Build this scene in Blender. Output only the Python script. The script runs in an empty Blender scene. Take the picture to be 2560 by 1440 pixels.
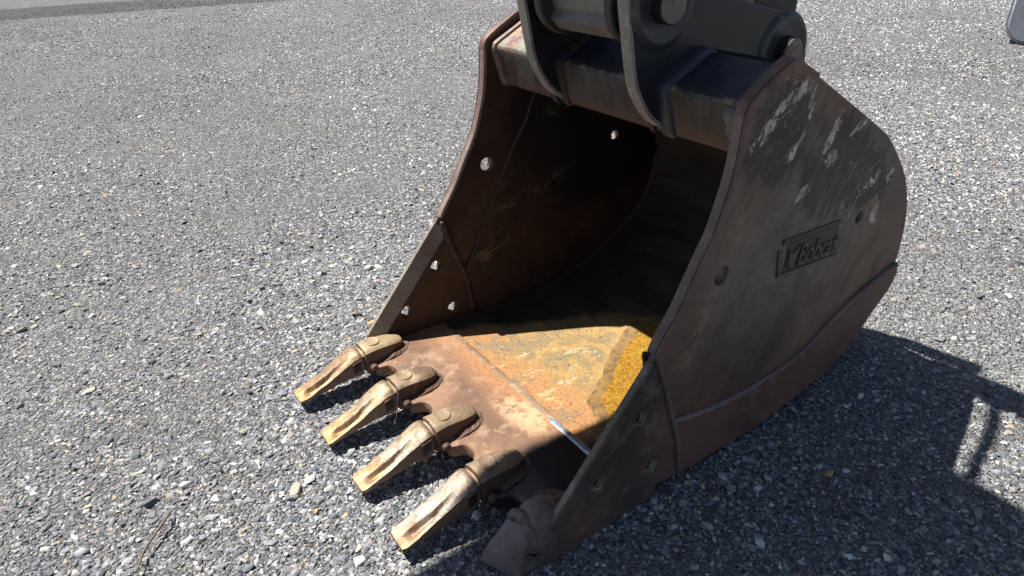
import bpy, bmesh, math, random
import numpy as np
from mathutils import Vector, Matrix
from mathutils.geometry import interpolate_bezier

random.seed(4); rng = np.random.default_rng(11)
scene = bpy.context.scene
C = scene.collection

# ------------------------------------------------------------------ frame of the bucket
# (u, y, v): u towards the back of the bucket, y across it, v up; one unit = bucket width S
S = 0.65
TILT = math.atan(0.05)
U0, Y0, V0 = 0.2, -0.486, -0.6145
def L(u, y, v): return Vector(((u-U0)*S, (y-Y0)*S, (v-V0)*S))
ROT = Matrix.Rotation(TILT, 4, 'Y')
def Wd(u, y, v): return ROT @ L(u, y, v)

# ------------------------------------------------------------------ camera
R3 = [[0.818095, -0.575039, -0.007092], [-0.282825, -0.391569, -0.875605], [0.50073, 0.718334, -0.482976]]
CC = [-1.21384, -1.88434, 0.75277]
cam_d = bpy.data.cameras.new('camera'); cam = bpy.data.objects.new('camera', cam_d); C.objects.link(cam)
M = Matrix(((R3[0][0], -R3[1][0], -R3[2][0]), (R3[0][1], -R3[1][1], -R3[2][1]), (R3[0][2], -R3[1][2], -R3[2][2]))).to_4x4()
M = ROT @ M; M.translation = Wd(*CC); cam.matrix_world = M
cam_d.sensor_width = 36; cam_d.lens = 1699.49/2560*36
cam_d.clip_start = 0.05; cam_d.clip_end = 600
scene.camera = cam
CAMP = M.translation.copy()

# ------------------------------------------------------------------ sky, sun, exposure
sun_travel = (ROT.to_3x3() @ Vector((0.31, -0.43, -1.0))).normalized()
to_sun = -sun_travel
elev = math.asin(to_sun.z); azim = math.atan2(to_sun.x, to_sun.y)
w = bpy.data.worlds.new('World'); scene.world = w; w.use_nodes = True
wn = w.node_tree.nodes; wl = w.node_tree.links
sky = wn.new('ShaderNodeTexSky'); sky.sky_type = 'NISHITA'; sky.sun_disc = False
sky.sun_elevation = elev; sky.sun_rotation = azim
wl.new(sky.outputs[0], wn['Background'].inputs['Color']); wn['Background'].inputs['Strength'].default_value = 0.05
sd = bpy.data.lights.new('sun', 'SUN'); so = bpy.data.objects.new('sun', sd); C.objects.link(so)
sd.energy = 5.0; sd.angle = math.radians(0.53); sd.color = (1.0, 0.955, 0.895)
so.rotation_euler = sun_travel.to_track_quat('-Z', 'Y').to_euler()
so.location = (0, 0, 6)
scene.view_settings.view_transform = 'Standard'; scene.view_settings.look = 'None'
scene.view_settings.exposure = 0.92; scene.view_settings.gamma = 1.0
scene.view_settings.use_curve_mapping = False
scene.cycles.max_bounces = 6

# ------------------------------------------------------------------ node helpers
class NT:
    def __init__(s, name):
        s.m = bpy.data.materials.new(name); s.m.use_nodes = True
        s.t = s.m.node_tree; s.n = s.t.nodes; s.l = s.t.links
        s.b = s.n['Principled BSDF']
        tc = s.n.new('ShaderNodeTexCoord'); s.obj = tc.outputs['Object']
    def set(s, inp, v):
        if hasattr(v, 'is_output'): s.l.new(v, inp)
        elif isinstance(v, (tuple, list)) and len(v) == 3 and inp.type == 'RGBA': inp.default_value = (*v, 1)
        else: inp.default_value = v
    def math(s, op, a, b=0.0, c=None, clamp=False):
        n = s.n.new('ShaderNodeMath'); n.operation = op; n.use_clamp = clamp
        s.set(n.inputs[0], a); s.set(n.inputs[1], b)
        if c is not None: s.set(n.inputs[2], c)
        return n.outputs[0]
    def mapping(s, scale=(1,1,1), rot=(0,0,0), loc=(0,0,0), vec=None):
        n = s.n.new('ShaderNodeMapping'); s.l.new(vec or s.obj, n.inputs[0])
        n.inputs['Scale'].default_value = scale; n.inputs['Rotation'].default_value = rot; n.inputs['Location'].default_value = loc
        return n.outputs[0]
    def aniso(s, along, across, phi, loc=(0, 0, 0)):
        """coordinates stretched along the direction phi in the (u, v) plane (radians above +u)"""
        n = s.n.new('ShaderNodeMapping'); n.vector_type = 'TEXTURE'; s.l.new(s.obj, n.inputs[0])
        n.inputs['Rotation'].default_value = (0, -phi, 0); n.inputs['Scale'].default_value = (1/along, 1/across, 1/across); n.inputs['Location'].default_value = loc
        return n.outputs[0]
    def noise(s, scale, detail=6, rough=0.6, vec=None, dist=0.0, color=False):
        n = s.n.new('ShaderNodeTexNoise'); s.l.new(vec or s.obj, n.inputs['Vector'])
        n.inputs['Scale'].default_value = scale; n.inputs['Detail'].default_value = detail
        n.inputs['Roughness'].default_value = rough; n.inputs['Distortion'].default_value = dist
        return n.outputs['Color' if color else 'Fac']
    def voronoi(s, scale, vec=None, feature='F1', out='Distance', rnd=1.0):
        n = s.n.new('ShaderNodeTexVoronoi'); n.feature = feature; s.l.new(vec or s.obj, n.inputs['Vector'])
        n.inputs['Scale'].default_value = scale; n.inputs['Randomness'].default_value = rnd
        return n.outputs[out]
    def step(s, x, lo, hi):
        n = s.n.new('ShaderNodeMapRange'); n.interpolation_type = 'SMOOTHSTEP'; n.clamp = True
        s.set(n.inputs[0], x); s.set(n.inputs[1], lo); s.set(n.inputs[2], hi)
        return n.outputs[0]
    def ramp(s, x, stops, interp='LINEAR'):
        n = s.n.new('ShaderNodeValToRGB'); s.l.new(x, n.inputs[0]); e = n.color_ramp.elements; n.color_ramp.interpolation = interp
        while len(e) < len(stops): e.new(0.5)
        for k, (p, c) in enumerate(stops): e[k].position = p; e[k].color = (*c, 1) if len(c) == 3 else c
        return n.outputs[0]
    def mix(s, f, a, b, mode='MIX'):
        n = s.n.new('ShaderNodeMix'); n.data_type = 'RGBA'; n.blend_type = mode
        s.set(n.inputs[0], f); s.set(n.inputs[6], a); s.set(n.inputs[7], b)
        return n.outputs[2]
    def bump(s, h, strength=0.3, dist=0.01, prev=None):
        n = s.n.new('ShaderNodeBump'); s.l.new(h, n.inputs['Height']); n.inputs['Strength'].default_value = strength
        n.inputs['Distance'].default_value = dist
        if prev is not None: s.l.new(prev, n.inputs['Normal'])
        return n.outputs[0]
    def blob(s, u, v, ru, rv, ang=0.0, soft=0.4, y=None):
        """1 inside an ellipse in the side plane of the bucket (units of S), fading to 0 at its rim"""
        p = L(u, 0, v)
        n = s.n.new('ShaderNodeVectorMath'); n.operation = 'SUBTRACT'; s.l.new(s.obj, n.inputs[0]); n.inputs[1].default_value = (p.x, 0, p.z)
        m = s.n.new('ShaderNodeMapping'); m.vector_type = 'TEXTURE'; s.l.new(n.outputs[0], m.inputs[0])
        m.inputs['Rotation'].default_value = (0, -ang, 0); m.inputs['Scale'].default_value = (ru*S, 1e6, rv*S)
        ln = s.n.new('ShaderNodeVectorMath'); ln.operation = 'LENGTH'; s.l.new(m.outputs[0], ln.inputs[0])
        return s.math('SUBTRACT', 1.0, s.step(ln.outputs['Value'], 1-soft, 1+soft))
    def blob_floor(s, u, y, ru, ry, ang=0.0, soft=0.4):
        p = L(u, y, 0)
        n = s.n.new('ShaderNodeVectorMath'); n.operation = 'SUBTRACT'; s.l.new(s.obj, n.inputs[0]); n.inputs[1].default_value = (p.x, p.y, 0)
        m = s.n.new('ShaderNodeMapping'); m.vector_type = 'TEXTURE'; s.l.new(n.outputs[0], m.inputs[0])
        m.inputs['Rotation'].default_value = (0, 0, ang); m.inputs['Scale'].default_value = (ru*S, ry*S, 1e6)
        ln = s.n.new('ShaderNodeVectorMath'); ln.operation = 'LENGTH'; s.l.new(m.outputs[0], ln.inputs[0])
        return s.math('SUBTRACT', 1.0, s.step(ln.outputs['Value'], 1-soft, 1+soft))
    def xyz(s):
        n = s.n.new('ShaderNodeSeparateXYZ'); s.l.new(s.obj, n.inputs[0]); return n.outputs
    def done(s, col, rough=0.7, metal=0.0, normal=None, spec=0.5):
        s.set(s.b.inputs['Base Color'], col); s.set(s.b.inputs['Roughness'], rough); s.set(s.b.inputs['Metallic'], metal)
        s.set(s.b.inputs['Specular IOR Level'], spec)
        if normal is not None: s.l.new(normal, s.b.inputs['Normal'])
        return s.m

def scratches(t, ang, along=4, across=110, lo=0.66, hi=0.72, seed=0.0):
    v = t.aniso(along, across, ang if not isinstance(ang, tuple) else ang[1], (seed, seed*1.7, seed*0.3))
    return t.step(t.noise(1.0, 3, 0.55, vec=v, dist=0.6), lo, hi)

# ------------------------------------------------------------------ materials
def rust_steel(name, base, dark, light, lightness=0.5, rough=0.75, fine=0.25, metal=0.15, worn=None, bumpk=0.35):
    t = NT(name)
    big = t.noise(5, 8, 0.62, dist=0.4); mid = t.noise(28, 8, 0.66); small = t.noise(170, 5, 0.7)
    c = t.mix(t.step(big, 0.38, 0.66), base, dark)
    c = t.mix(t.math('MULTIPLY', t.step(mid, 0.52, 0.66), lightness), c, light)
    sp = t.step(small, 0.58, 0.72); c = t.mix(t.math('MULTIPLY', sp, fine), c, tuple(0.35*x for x in dark))
    c = t.mix(t.math('MULTIPLY', t.step(small, 0.46, 0.3), fine), c, light)
    sc = scratches(t, (0.2, 0.6, 0.3)); c = t.mix(t.math('MULTIPLY', sc, 0.35), c, light)
    if worn: c = t.mix(t.math('MULTIPLY', t.step(t.noise(14, 6, 0.7), 0.55, 0.62), 0.8), c, worn)
    h = t.math('ADD', t.math('MULTIPLY', mid, 0.6), t.math('MULTIPLY', small, 0.4))
    pits = t.step(t.voronoi(60), 0.0, 0.14); h = t.math('ADD', h, t.math('MULTIPLY', pits, 0.25))
    r = t.math('ADD', rough - 0.15, t.math('MULTIPLY', mid, 0.3))
    return t.done(c, r, metal, t.bump(h, bumpk, 0.004))

def inner_mat():
    t = NT('rusty_inner_steel')
    big = t.noise(6, 8, 0.66, dist=0.5); mid = t.noise(30, 8, 0.7); small = t.noise(180, 5, 0.7)
    c = t.mix(t.step(big, 0.36, 0.64), (0.072, 0.033, 0.020), (0.032, 0.017, 0.012))
    c = t.mix(t.math('MULTIPLY', t.step(mid, 0.54, 0.66), 0.5), c, (0.125, 0.07, 0.04))
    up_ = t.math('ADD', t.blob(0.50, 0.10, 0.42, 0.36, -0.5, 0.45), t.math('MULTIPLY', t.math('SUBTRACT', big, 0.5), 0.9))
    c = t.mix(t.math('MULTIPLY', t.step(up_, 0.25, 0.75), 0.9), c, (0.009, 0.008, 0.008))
    wv = t.noise(1.0, 8, 0.74, vec=t.aniso(14, 34, 0.35), dist=1.2)
    cm = t.math('MAXIMUM', t.blob(0.32, 0.17, 0.10, 0.05, 0.2, 0.6), t.math('MAXIMUM', t.blob(0.22, -0.13, 0.20, 0.025, 0.25, 0.6), t.blob(0.0, -0.33, 0.09, 0.07, 0.3, 0.6)))
    c = t.mix(t.math('MULTIPLY', t.math('MULTIPLY', t.step(wv, 0.52, 0.60), cm), 0.75), c, (0.17, 0.125, 0.085))
    h = t.math('ADD', mid, t.math('MULTIPLY', small, 0.5))
    return t.done(c, t.math('ADD', 0.5, t.math('MULTIPLY', mid, 0.4)), 0.1, t.bump(h, 0.3, 0.004))
M_PLATE_IN = inner_mat()
M_EDGE = rust_steel('worn_edge_steel', (0.23, 0.165, 0.145), (0.14, 0.088, 0.072), (0.36, 0.31, 0.28), 0.5, 0.6, metal=0.2)
M_EDGE_LOW = rust_steel('bare_edge_steel', (0.235, 0.195, 0.155), (0.13, 0.095, 0.072), (0.40, 0.36, 0.31), 0.6, 0.6, fine=0.6, metal=0.2)
M_CUT = rust_steel('side_cutter_steel', (0.165, 0.092, 0.075), (0.065, 0.047, 0.042), (0.28, 0.21, 0.175), 0.35, 0.6)
M_WEAR = rust_steel('wear_plate_rust', (0.180, 0.090, 0.073), (0.105, 0.054, 0.045), (0.29, 0.20, 0.165), 0.3, 0.65)
M_WELD = rust_steel('weld_steel', (0.20, 0.155, 0.145), (0.11, 0.075, 0.068), (0.26, 0.22, 0.19), 0.4, 0.6, metal=0.3)
M_WELD_DK = rust_steel('dark_weld', (0.07, 0.04, 0.03), (0.03, 0.02, 0.018), (0.14, 0.10, 0.08), 0.3, 0.7)
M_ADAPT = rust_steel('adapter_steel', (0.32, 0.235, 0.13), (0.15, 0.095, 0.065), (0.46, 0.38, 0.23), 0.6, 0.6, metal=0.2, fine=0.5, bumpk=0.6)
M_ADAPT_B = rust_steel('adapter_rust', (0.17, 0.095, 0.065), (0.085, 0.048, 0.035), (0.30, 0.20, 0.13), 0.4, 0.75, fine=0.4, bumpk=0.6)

def tip_mat():
    t = NT('polished_tooth_steel'); x = t.xyz()
    big = t.noise(9, 7, 0.65); mid = t.noise(45, 7, 0.7); small = t.noise(240, 4, 0.7)
    sv = t.math('SUBTRACT', 0.62, t.math('MULTIPLY', t.step(x[1], L(0,0.05,0).y, L(0,-0.75,0).y), 0.22))
    c = t.mix(t.step(t.math('SUBTRACT', big, sv), -0.12, 0.10), (0.335, 0.245, 0.125), (0.37, 0.315, 0.25))
    c = t.mix(t.math('MULTIPLY', t.step(mid, 0.5, 0.60), 0.8), c, (0.20, 0.12, 0.07))
    jt = t.step(t.math('ADD', x[0], t.math('MULTIPLY', t.math('SUBTRACT', mid, 0.5), 0.03)), L(-0.585,0,0).x, L(-0.562,0,0).x)
    c = t.mix(t.math('MULTIPLY', jt, 0.75), c, (0.16, 0.10, 0.065))
    c = t.mix(t.math('MULTIPLY', t.step(small, 0.53, 0.66), 0.6), c, (0.11, 0.07, 0.048))
    dt_ = t.step(t.noise(16, 8, 0.75, vec=t.mapping(loc=(5, 2, 3))), 0.52, 0.60); c = t.mix(t.math('MULTIPLY', dt_, 0.55), c, (0.17, 0.115, 0.078))
    front = t.step(t.math('ADD', x[0], t.math('MULTIPLY', t.math('SUBTRACT', big, 0.5), 0.10)), L(-0.70,0,0).x, L(-0.80,0,0).x)
    c = t.mix(t.math('MULTIPLY', front, 0.85), c, t.mix(t.step(mid, 0.4, 0.65), (0.43, 0.235, 0.085), (0.25, 0.135, 0.06)))
    patch = t.step(t.noise(22, 5, 0.6), 0.655, 0.70); c = t.mix(t.math('MULTIPLY', patch, 0.6), c, (0.55, 0.30, 0.06))
    side = t.step(t.noise(6, 3, 0.6, vec=t.mapping(loc=(3,1,2))), 0.5, 0.6); c = t.mix(t.math('MULTIPLY', side, 0.35), c, (0.20, 0.115, 0.075))
    sc = scratches(t, (0.1, 0.35, 0.1), 30, 400); c = t.mix(t.math('MULTIPLY', sc, 0.4), c, (0.6, 0.55, 0.45))
    h = t.math('ADD', t.math('MULTIPLY', mid, 0.6), t.math('MULTIPLY', small, 0.4))
    r = t.math('ADD', 0.24, t.math('MULTIPLY', mid, 0.45))
    return t.done(c, r, 0.35, t.bump(h, 0.6, 0.004))
M_TIP = tip_mat()
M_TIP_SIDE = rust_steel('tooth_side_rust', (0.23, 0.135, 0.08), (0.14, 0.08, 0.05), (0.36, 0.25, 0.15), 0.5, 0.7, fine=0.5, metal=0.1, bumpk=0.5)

def side_mat(name='side_plate_rust', b0=(0.195, 0.112, 0.082), b1=(0.115, 0.072, 0.056)):
    """outside of the side plates: rust brown, grey middle, black paint remains and pale scraped chips near the top"""
    t = NT(name)
    warp = t.noise(7, 7, 0.65, dist=0.5); mid = t.noise(26, 8, 0.68); small = t.noise(190, 5, 0.72)
    streak = t.noise(1.0, 6, 0.65, vec=t.aniso(6, 34, math.radians(63)), dist=0.5)
    c = t.mix(t.step(warp, 0.36, 0.66), b0, b1)
    c = t.mix(t.math('MULTIPLY', t.step(streak, 0.5, 0.64), 0.45), c, (0.19, 0.135, 0.095))
    g = t.math('MULTIPLY', t.blob(0.33, 0.02, 0.36, 0.20, math.radians(28), 0.5), t.step(warp, 0.72, 0.36))
    c = t.mix(t.math('MULTIPLY', g, 0.95), c, t.mix(t.step(mid, 0.4, 0.6), (0.180, 0.172, 0.152), (0.135, 0.125, 0.110)))
    g2 = t.math('MULTIPLY', t.blob(0.10, -0.22, 0.11, 0.16, math.radians(30), 0.6), t.step(warp, 0.3, 0.6))
    c = t.mix(t.math('MULTIPLY', g2, 0.8), c, (0.060, 0.052, 0.048))
    red = t.math('SUBTRACT', 1.0, t.blob(0.36, -0.02, 0.56, 0.40, -0.25, 0.30))
    c = t.mix(t.math('MULTIPLY', red, t.math('ADD', 0.35, t.math('MULTIPLY', warp, 0.7))), c, t.mix(t.step(mid, 0.4, 0.62), (0.180, 0.088, 0.064), (0.108, 0.057, 0.045)))
    oil = t.step(t.noise(1.0, 6, 0.68, vec=t.aniso(2.6, 13, math.radians(66), (3, 1, 2)), dist=0.7), 0.52, 0.64)
    c = t.mix(t.math('MULTIPLY', oil, 0.45), c, (0.036, 0.028, 0.025))
    # black paint remains
    bm = t.math('MAXIMUM', t.blob(0.14, 0.31, 0.12, 0.13, 0.7, 0.5), t.math('MAXIMUM', t.blob(0.38, 0.19, 0.16, 0.13, -0.4, 0.5), t.blob(0.56, 0.12, 0.16, 0.09, -0.5, 0.5)))
    rag = t.math('ADD', t.math('MULTIPLY', t.math('SUBTRACT', mid, 0.5), 1.5), t.math('MULTIPLY', t.math('SUBTRACT', streak, 0.5), 2.2))
    bn = t.step(t.math('ADD', bm, rag), 0.30, 0.85)
    c = t.mix(t.math('MULTIPLY', bn, 0.82), c, (0.026, 0.024, 0.0245))
    # pale chips where the paint scraped off
    wv = t.noise(1.0, 9, 0.74, vec=t.aniso(27, 60, math.radians(60)), dist=1.6)
    chips = [(0.085, 0.345, 0.085, 0.022, 0.75), (0.17, 0.405, 0.05, 0.022, 0.3), (0.235, 0.37, 0.02, 0.045, 0.2), (0.20, 0.27, 0.06, 0.014, 0.75), (0.355, 0.275, 0.018, 0.075, -0.45),
             (0.375, 0.215, 0.03, 0.028, 0), (0.285, 0.145, 0.045, 0.02, 0.5), (0.60, 0.10, 0.06, 0.02, 0.6), (0.66, 0.02, 0.022, 0.065, 0.2), (0.70, 0.105, 0.02, 0.03, 0), (0.47, 0.275, 0.05, 0.012, 0.4)]
    cm = None
    for b in chips:
        q = t.blob(*b, soft=0.55); cm = q if cm is None else t.math('MAXIMUM', cm, q)
    ck = t.step(t.math('ADD', cm, t.math('MULTIPLY', t.math('SUBTRACT', wv, 0.5), 4.6)), 0.80, 0.90)
    fl = t.math('MULTIPLY', t.step(t.noise(95, 6, 0.75, dist=0.8), 0.60, 0.635), t.math('MULTIPLY', t.math('MAXIMUM', t.blob(0.15, 0.35, 0.11, 0.09, 0.6, 0.5), t.blob(0.55, 0.12, 0.17, 0.10, -0.4, 0.6)), 0.8))
    ck = t.math('MAXIMUM', t.math('MULTIPLY', ck, t.step(cm, 0.02, 0.3)), fl)
    c = t.mix(ck, c, t.mix(t.step(mid, 0.4, 0.62), (0.58, 0.54, 0.47), (0.28, 0.20, 0.135)))
    # thin scratches over the upper part
    zone = t.math('MAXIMUM', t.blob(0.17, 0.33, 0.13, 0.12, 0, 0.4), t.blob(0.52, 0.12, 0.17, 0.12, 0.2, 0.5))
    for k, a in enumerate((62, 48, 24)):
        s1 = scratches(t, math.radians(a), 11, 260, 0.635, 0.66, seed=1.3*k)
        c = t.mix(t.math('MULTIPLY', t.math('MULTIPLY', s1, zone), 0.42), c, (0.40, 0.30, 0.20) if k else (0.5, 0.46, 0.4))
    s2 = scratches(t, math.radians(58), 5, 130, 0.64, 0.72, seed=5.0); c = t.mix(t.math('MULTIPLY', s2, 0.22), c, (0.26, 0.2, 0.15))
    # sandy rub marks
    rub = t.math('MULTIPLY', t.math('MAXIMUM', t.blob(0.03, 0.10, 0.03, 0.09, -0.35, 0.6), t.math('MAXIMUM', t.blob(-0.06, -0.13, 0.04, 0.12, -0.45, 0.6), t.blob(0.62, 0.02, 0.09, 0.02, 0.5, 0.6))), t.step(t.noise(60, 6, 0.75), 0.44, 0.6))
    c = t.mix(t.math('MULTIPLY', rub, 0.6), c, (0.33, 0.24, 0.14))
    low = t.math('MULTIPLY', t.blob(0.08, -0.50, 0.045, 0.06, -0.4, 0.6), t.step(t.noise(1.0, 3, 0.6, vec=t.aniso(9, 90, math.radians(66))), 0.45, 0.55))
    c = t.mix(t.math('MULTIPLY', low, 0.7), c, (0.30, 0.20, 0.16))
    c = t.mix(t.math('MULTIPLY', t.step(small, 0.56, 0.7), 0.35), c, (0.035, 0.024, 0.02))
    h = t.math('ADD', t.math('MULTIPLY', mid, 0.5), t.math('MULTIPLY', small, 0.5))
    h = t.math('SUBTRACT', h, t.math('MULTIPLY', ck, 0.25))
    r = t.math('ADD', 0.36, t.math('MULTIPLY', mid, 0.35))
    return t.done(c, r, 0.15, t.bump(h, 0.3, 0.004))
M_SIDE = side_mat()
M_BAND = side_mat('band_rust', (0.205, 0.123, 0.094), (0.130, 0.077, 0.061))

def floor_mat():
    """inside of the shell: dark where it curves up, ochre and orange paint remains on the flat floor"""
    t = NT('floor_rust_and_ochre'); x = t.xyz()
    warp = t.noise(6, 8, 0.66, dist=0.5); mid = t.noise(30, 9, 0.72); small = t.noise(260, 4, 0.7); fine = t.noise(520, 2, 0.6)
    och = t.mix(t.step(mid, 0.44, 0.60), (0.43, 0.255, 0.07), (0.24, 0.165, 0.072))
    c = t.mix(t.step(small, 0.46, 0.60), och, (0.20, 0.155, 0.085))
    # orange rust towards the front seam
    fr = t.step(t.math('ADD', x[0], t.math('MULTIPLY', t.math('SUBTRACT', warp, 0.5), 0.35)), L(0.03,0,0).x, L(-0.20,0,0).x)
    c = t.mix(t.math('MULTIPLY', fr, 0.85), c, t.mix(t.step(small, 0.42, 0.60), (0.52, 0.215, 0.06), (0.22, 0.12, 0.065)))
    # grey green bare patches and pale tan scabs
    c = t.mix(t.math('MULTIPLY', t.step(t.noise(9, 9, 0.76, vec=t.mapping(loc=(2, 3, 1))), 0.50, 0.62), 0.75), c, t.mix(t.step(small, 0.42, 0.6), (0.20, 0.18, 0.12), (0.105, 0.095, 0.065)))
    tn = t.step(t.noise(15, 10, 0.76, vec=t.mapping(loc=(7, 1, 4), scale=(1, 2.1, 1), rot=(0, 0, 0.6))), 0.565, 0.595)
    c = t.mix(t.math('MULTIPLY', tn, 0.8), c, (0.52, 0.37, 0.20))
    c = t.mix(t.math('MULTIPLY', t.step(t.noise(75, 5, 0.7), 0.60, 0.67), 0.85), c, (0.06, 0.045, 0.03))
    # dark steel and painted-in shade up the back curve and along both sides
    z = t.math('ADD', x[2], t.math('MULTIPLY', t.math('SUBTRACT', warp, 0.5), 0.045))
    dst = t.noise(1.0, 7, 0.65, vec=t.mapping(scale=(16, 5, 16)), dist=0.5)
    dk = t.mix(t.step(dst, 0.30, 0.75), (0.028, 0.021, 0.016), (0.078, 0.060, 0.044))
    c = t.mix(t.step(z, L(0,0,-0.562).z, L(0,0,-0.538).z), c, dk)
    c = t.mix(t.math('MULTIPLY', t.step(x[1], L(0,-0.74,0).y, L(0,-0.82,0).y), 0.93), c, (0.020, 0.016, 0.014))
    far_shade = t.math('ADD', x[1], t.math('MULTIPLY', t.math('SUBTRACT', warp, 0.5), 0.16))
    far_shade = t.math('ADD', far_shade, t.math('MULTIPLY', x[0], 0.42))  # slanted like the far plate's shadow edge, shade painted into the floor
    c = t.mix(t.math('MULTIPLY', t.step(far_shade, L(0,-0.245,0).y, L(0,-0.20,0).y), 0.96), c, dk)
    h = t.math('ADD', t.math('MULTIPLY', mid, 0.5), t.math('MULTIPLY', small, 0.5))
    h = t.math('ADD', h, t.math('MULTIPLY', tn, 0.25))
    return t.done(c, t.math('ADD', 0.5, t.math('MULTIPLY', mid, 0.4)), 0.05, t.bump(h, 0.35, 0.003))
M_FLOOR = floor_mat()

def lip_mat():
    t = NT('lip_rust'); x = t.xyz()
    warp = t.noise(7, 8, 0.66, dist=0.5); mid = t.noise(34, 9, 0.72); small = t.noise(280, 4, 0.7)
    c = t.mix(t.step(warp, 0.40, 0.60), (0.250, 0.140, 0.080), (0.150, 0.080, 0.048))
    c = t.mix(t.math('MULTIPLY', t.step(mid, 0.5, 0.62), 0.65), c, (0.38, 0.25, 0.155))
    c = t.mix(t.math('MULTIPLY', t.step(t.noise(12, 9, 0.75, vec=t.mapping(loc=(4, 4, 1))), 0.52, 0.62), 0.55), c, (0.11, 0.065, 0.048))
    wx = t.math('ADD', x[0], t.math('MULTIPLY', t.math('SUBTRACT', warp, 0.5), 0.18))
    c = t.mix(t.math('MULTIPLY', t.step(wx, L(-0.34,0,0).x, L(-0.22,0,0).x), 0.7), c, t.mix(t.step(small, 0.42, 0.6), (0.50, 0.22, 0.07), (0.26, 0.15, 0.08)))
    pl = t.math('MULTIPLY', t.blob_floor(-0.27, -0.60, 0.05, 0.11, 0.2, 0.5), t.step(mid, 0.44, 0.52))
    c = t.mix(t.math('MULTIPLY', pl, 0.8), c, (0.56, 0.36, 0.21))
    wet = t.step(t.math('ADD', x[1], t.math('MULTIPLY', t.math('SUBTRACT', warp, 0.5), 0.12)), L(0,-0.67,0).y, L(0,-0.76,0).y)
    c = t.mix(t.math('MULTIPLY', wet, 0.93), c, (0.018, 0.015, 0.016))
    c = t.mix(t.math('MULTIPLY', t.step(small, 0.55, 0.68), 0.5), c, (0.08, 0.05, 0.04))
    h = t.math('ADD', t.math('MULTIPLY', mid, 0.5), t.math('MULTIPLY', small, 0.5))
    r = t.math('SUBTRACT', 0.72, t.math('MULTIPLY', wet, 0.50))
    return t.done(c, r, 0.05, t.bump(h, 0.35, 0.003))
M_LIP = lip_mat()

def paint_mat(name, base, chip, amount=0.62, rough=0.5, stain=None):
    t = NT(name)
    mid = t.noise(22, 8, 0.66); small = t.noise(190, 5, 0.7); big = t.noise(6, 6, 0.6)
    c = t.mix(t.step(big, 0.4, 0.65), base, tuple(1.5*q for q in base))
    if stain: c = t.mix(t.math('MULTIPLY', t.step(t.noise(8, 7, 0.7, vec=t.mapping(loc=(3, 2, 5))), 0.5, 0.66), 0.7), c, stain)
    c = t.mix(t.math('MULTIPLY', t.step(t.math('ADD', mid, t.math('MULTIPLY', t.math('SUBTRACT', small, 0.5), 0.25)), amount, amount+0.05), 0.8), c, chip)
    sc = scratches(t, (0.3, 0.8, 0.1), 8, 170, 0.68, 0.72); c = t.mix(t.math('MULTIPLY', sc, 0.5), c, chip)
    return t.done(c, t.math('ADD', rough-0.1, t.math('MULTIPLY', mid, 0.25)), 0.1, t.bump(t.math('ADD', mid, small), 0.12, 0.002))
M_EAR = paint_mat('charcoal_paint', (0.020, 0.0195, 0.024), (0.12, 0.105, 0.09), 0.70, 0.36, (0.045, 0.040, 0.036))
M_BOSS = paint_mat('boss_paint', (0.036, 0.036, 0.041), (0.14, 0.125, 0.11), 0.64, 0.36, (0.06, 0.052, 0.046))
M_EAR_EDGE = rust_steel('ear_edge_steel', (0.42, 0.36, 0.30), (0.22, 0.18, 0.145), (0.55, 0.49, 0.43), 0.5, 0.6, fine=0.8)
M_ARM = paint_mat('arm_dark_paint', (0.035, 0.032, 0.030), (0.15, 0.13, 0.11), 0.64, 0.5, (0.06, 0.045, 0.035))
M_PIN = rust_steel('pin_end_steel', (0.27, 0.215, 0.175), (0.15, 0.11, 0.085), (0.38, 0.33, 0.29), 0.5, 0.6, metal=0.3, fine=0.55)
M_COLLAR = paint_mat('black_pin', (0.012, 0.012, 0.013), (0.06, 0.05, 0.045), 0.70, 0.55)
M_BUSH = rust_steel('bushing_steel', (0.24, 0.215, 0.185), (0.12, 0.10, 0.085), (0.36, 0.33, 0.29), 0.5, 0.5, metal=0.4)
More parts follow.
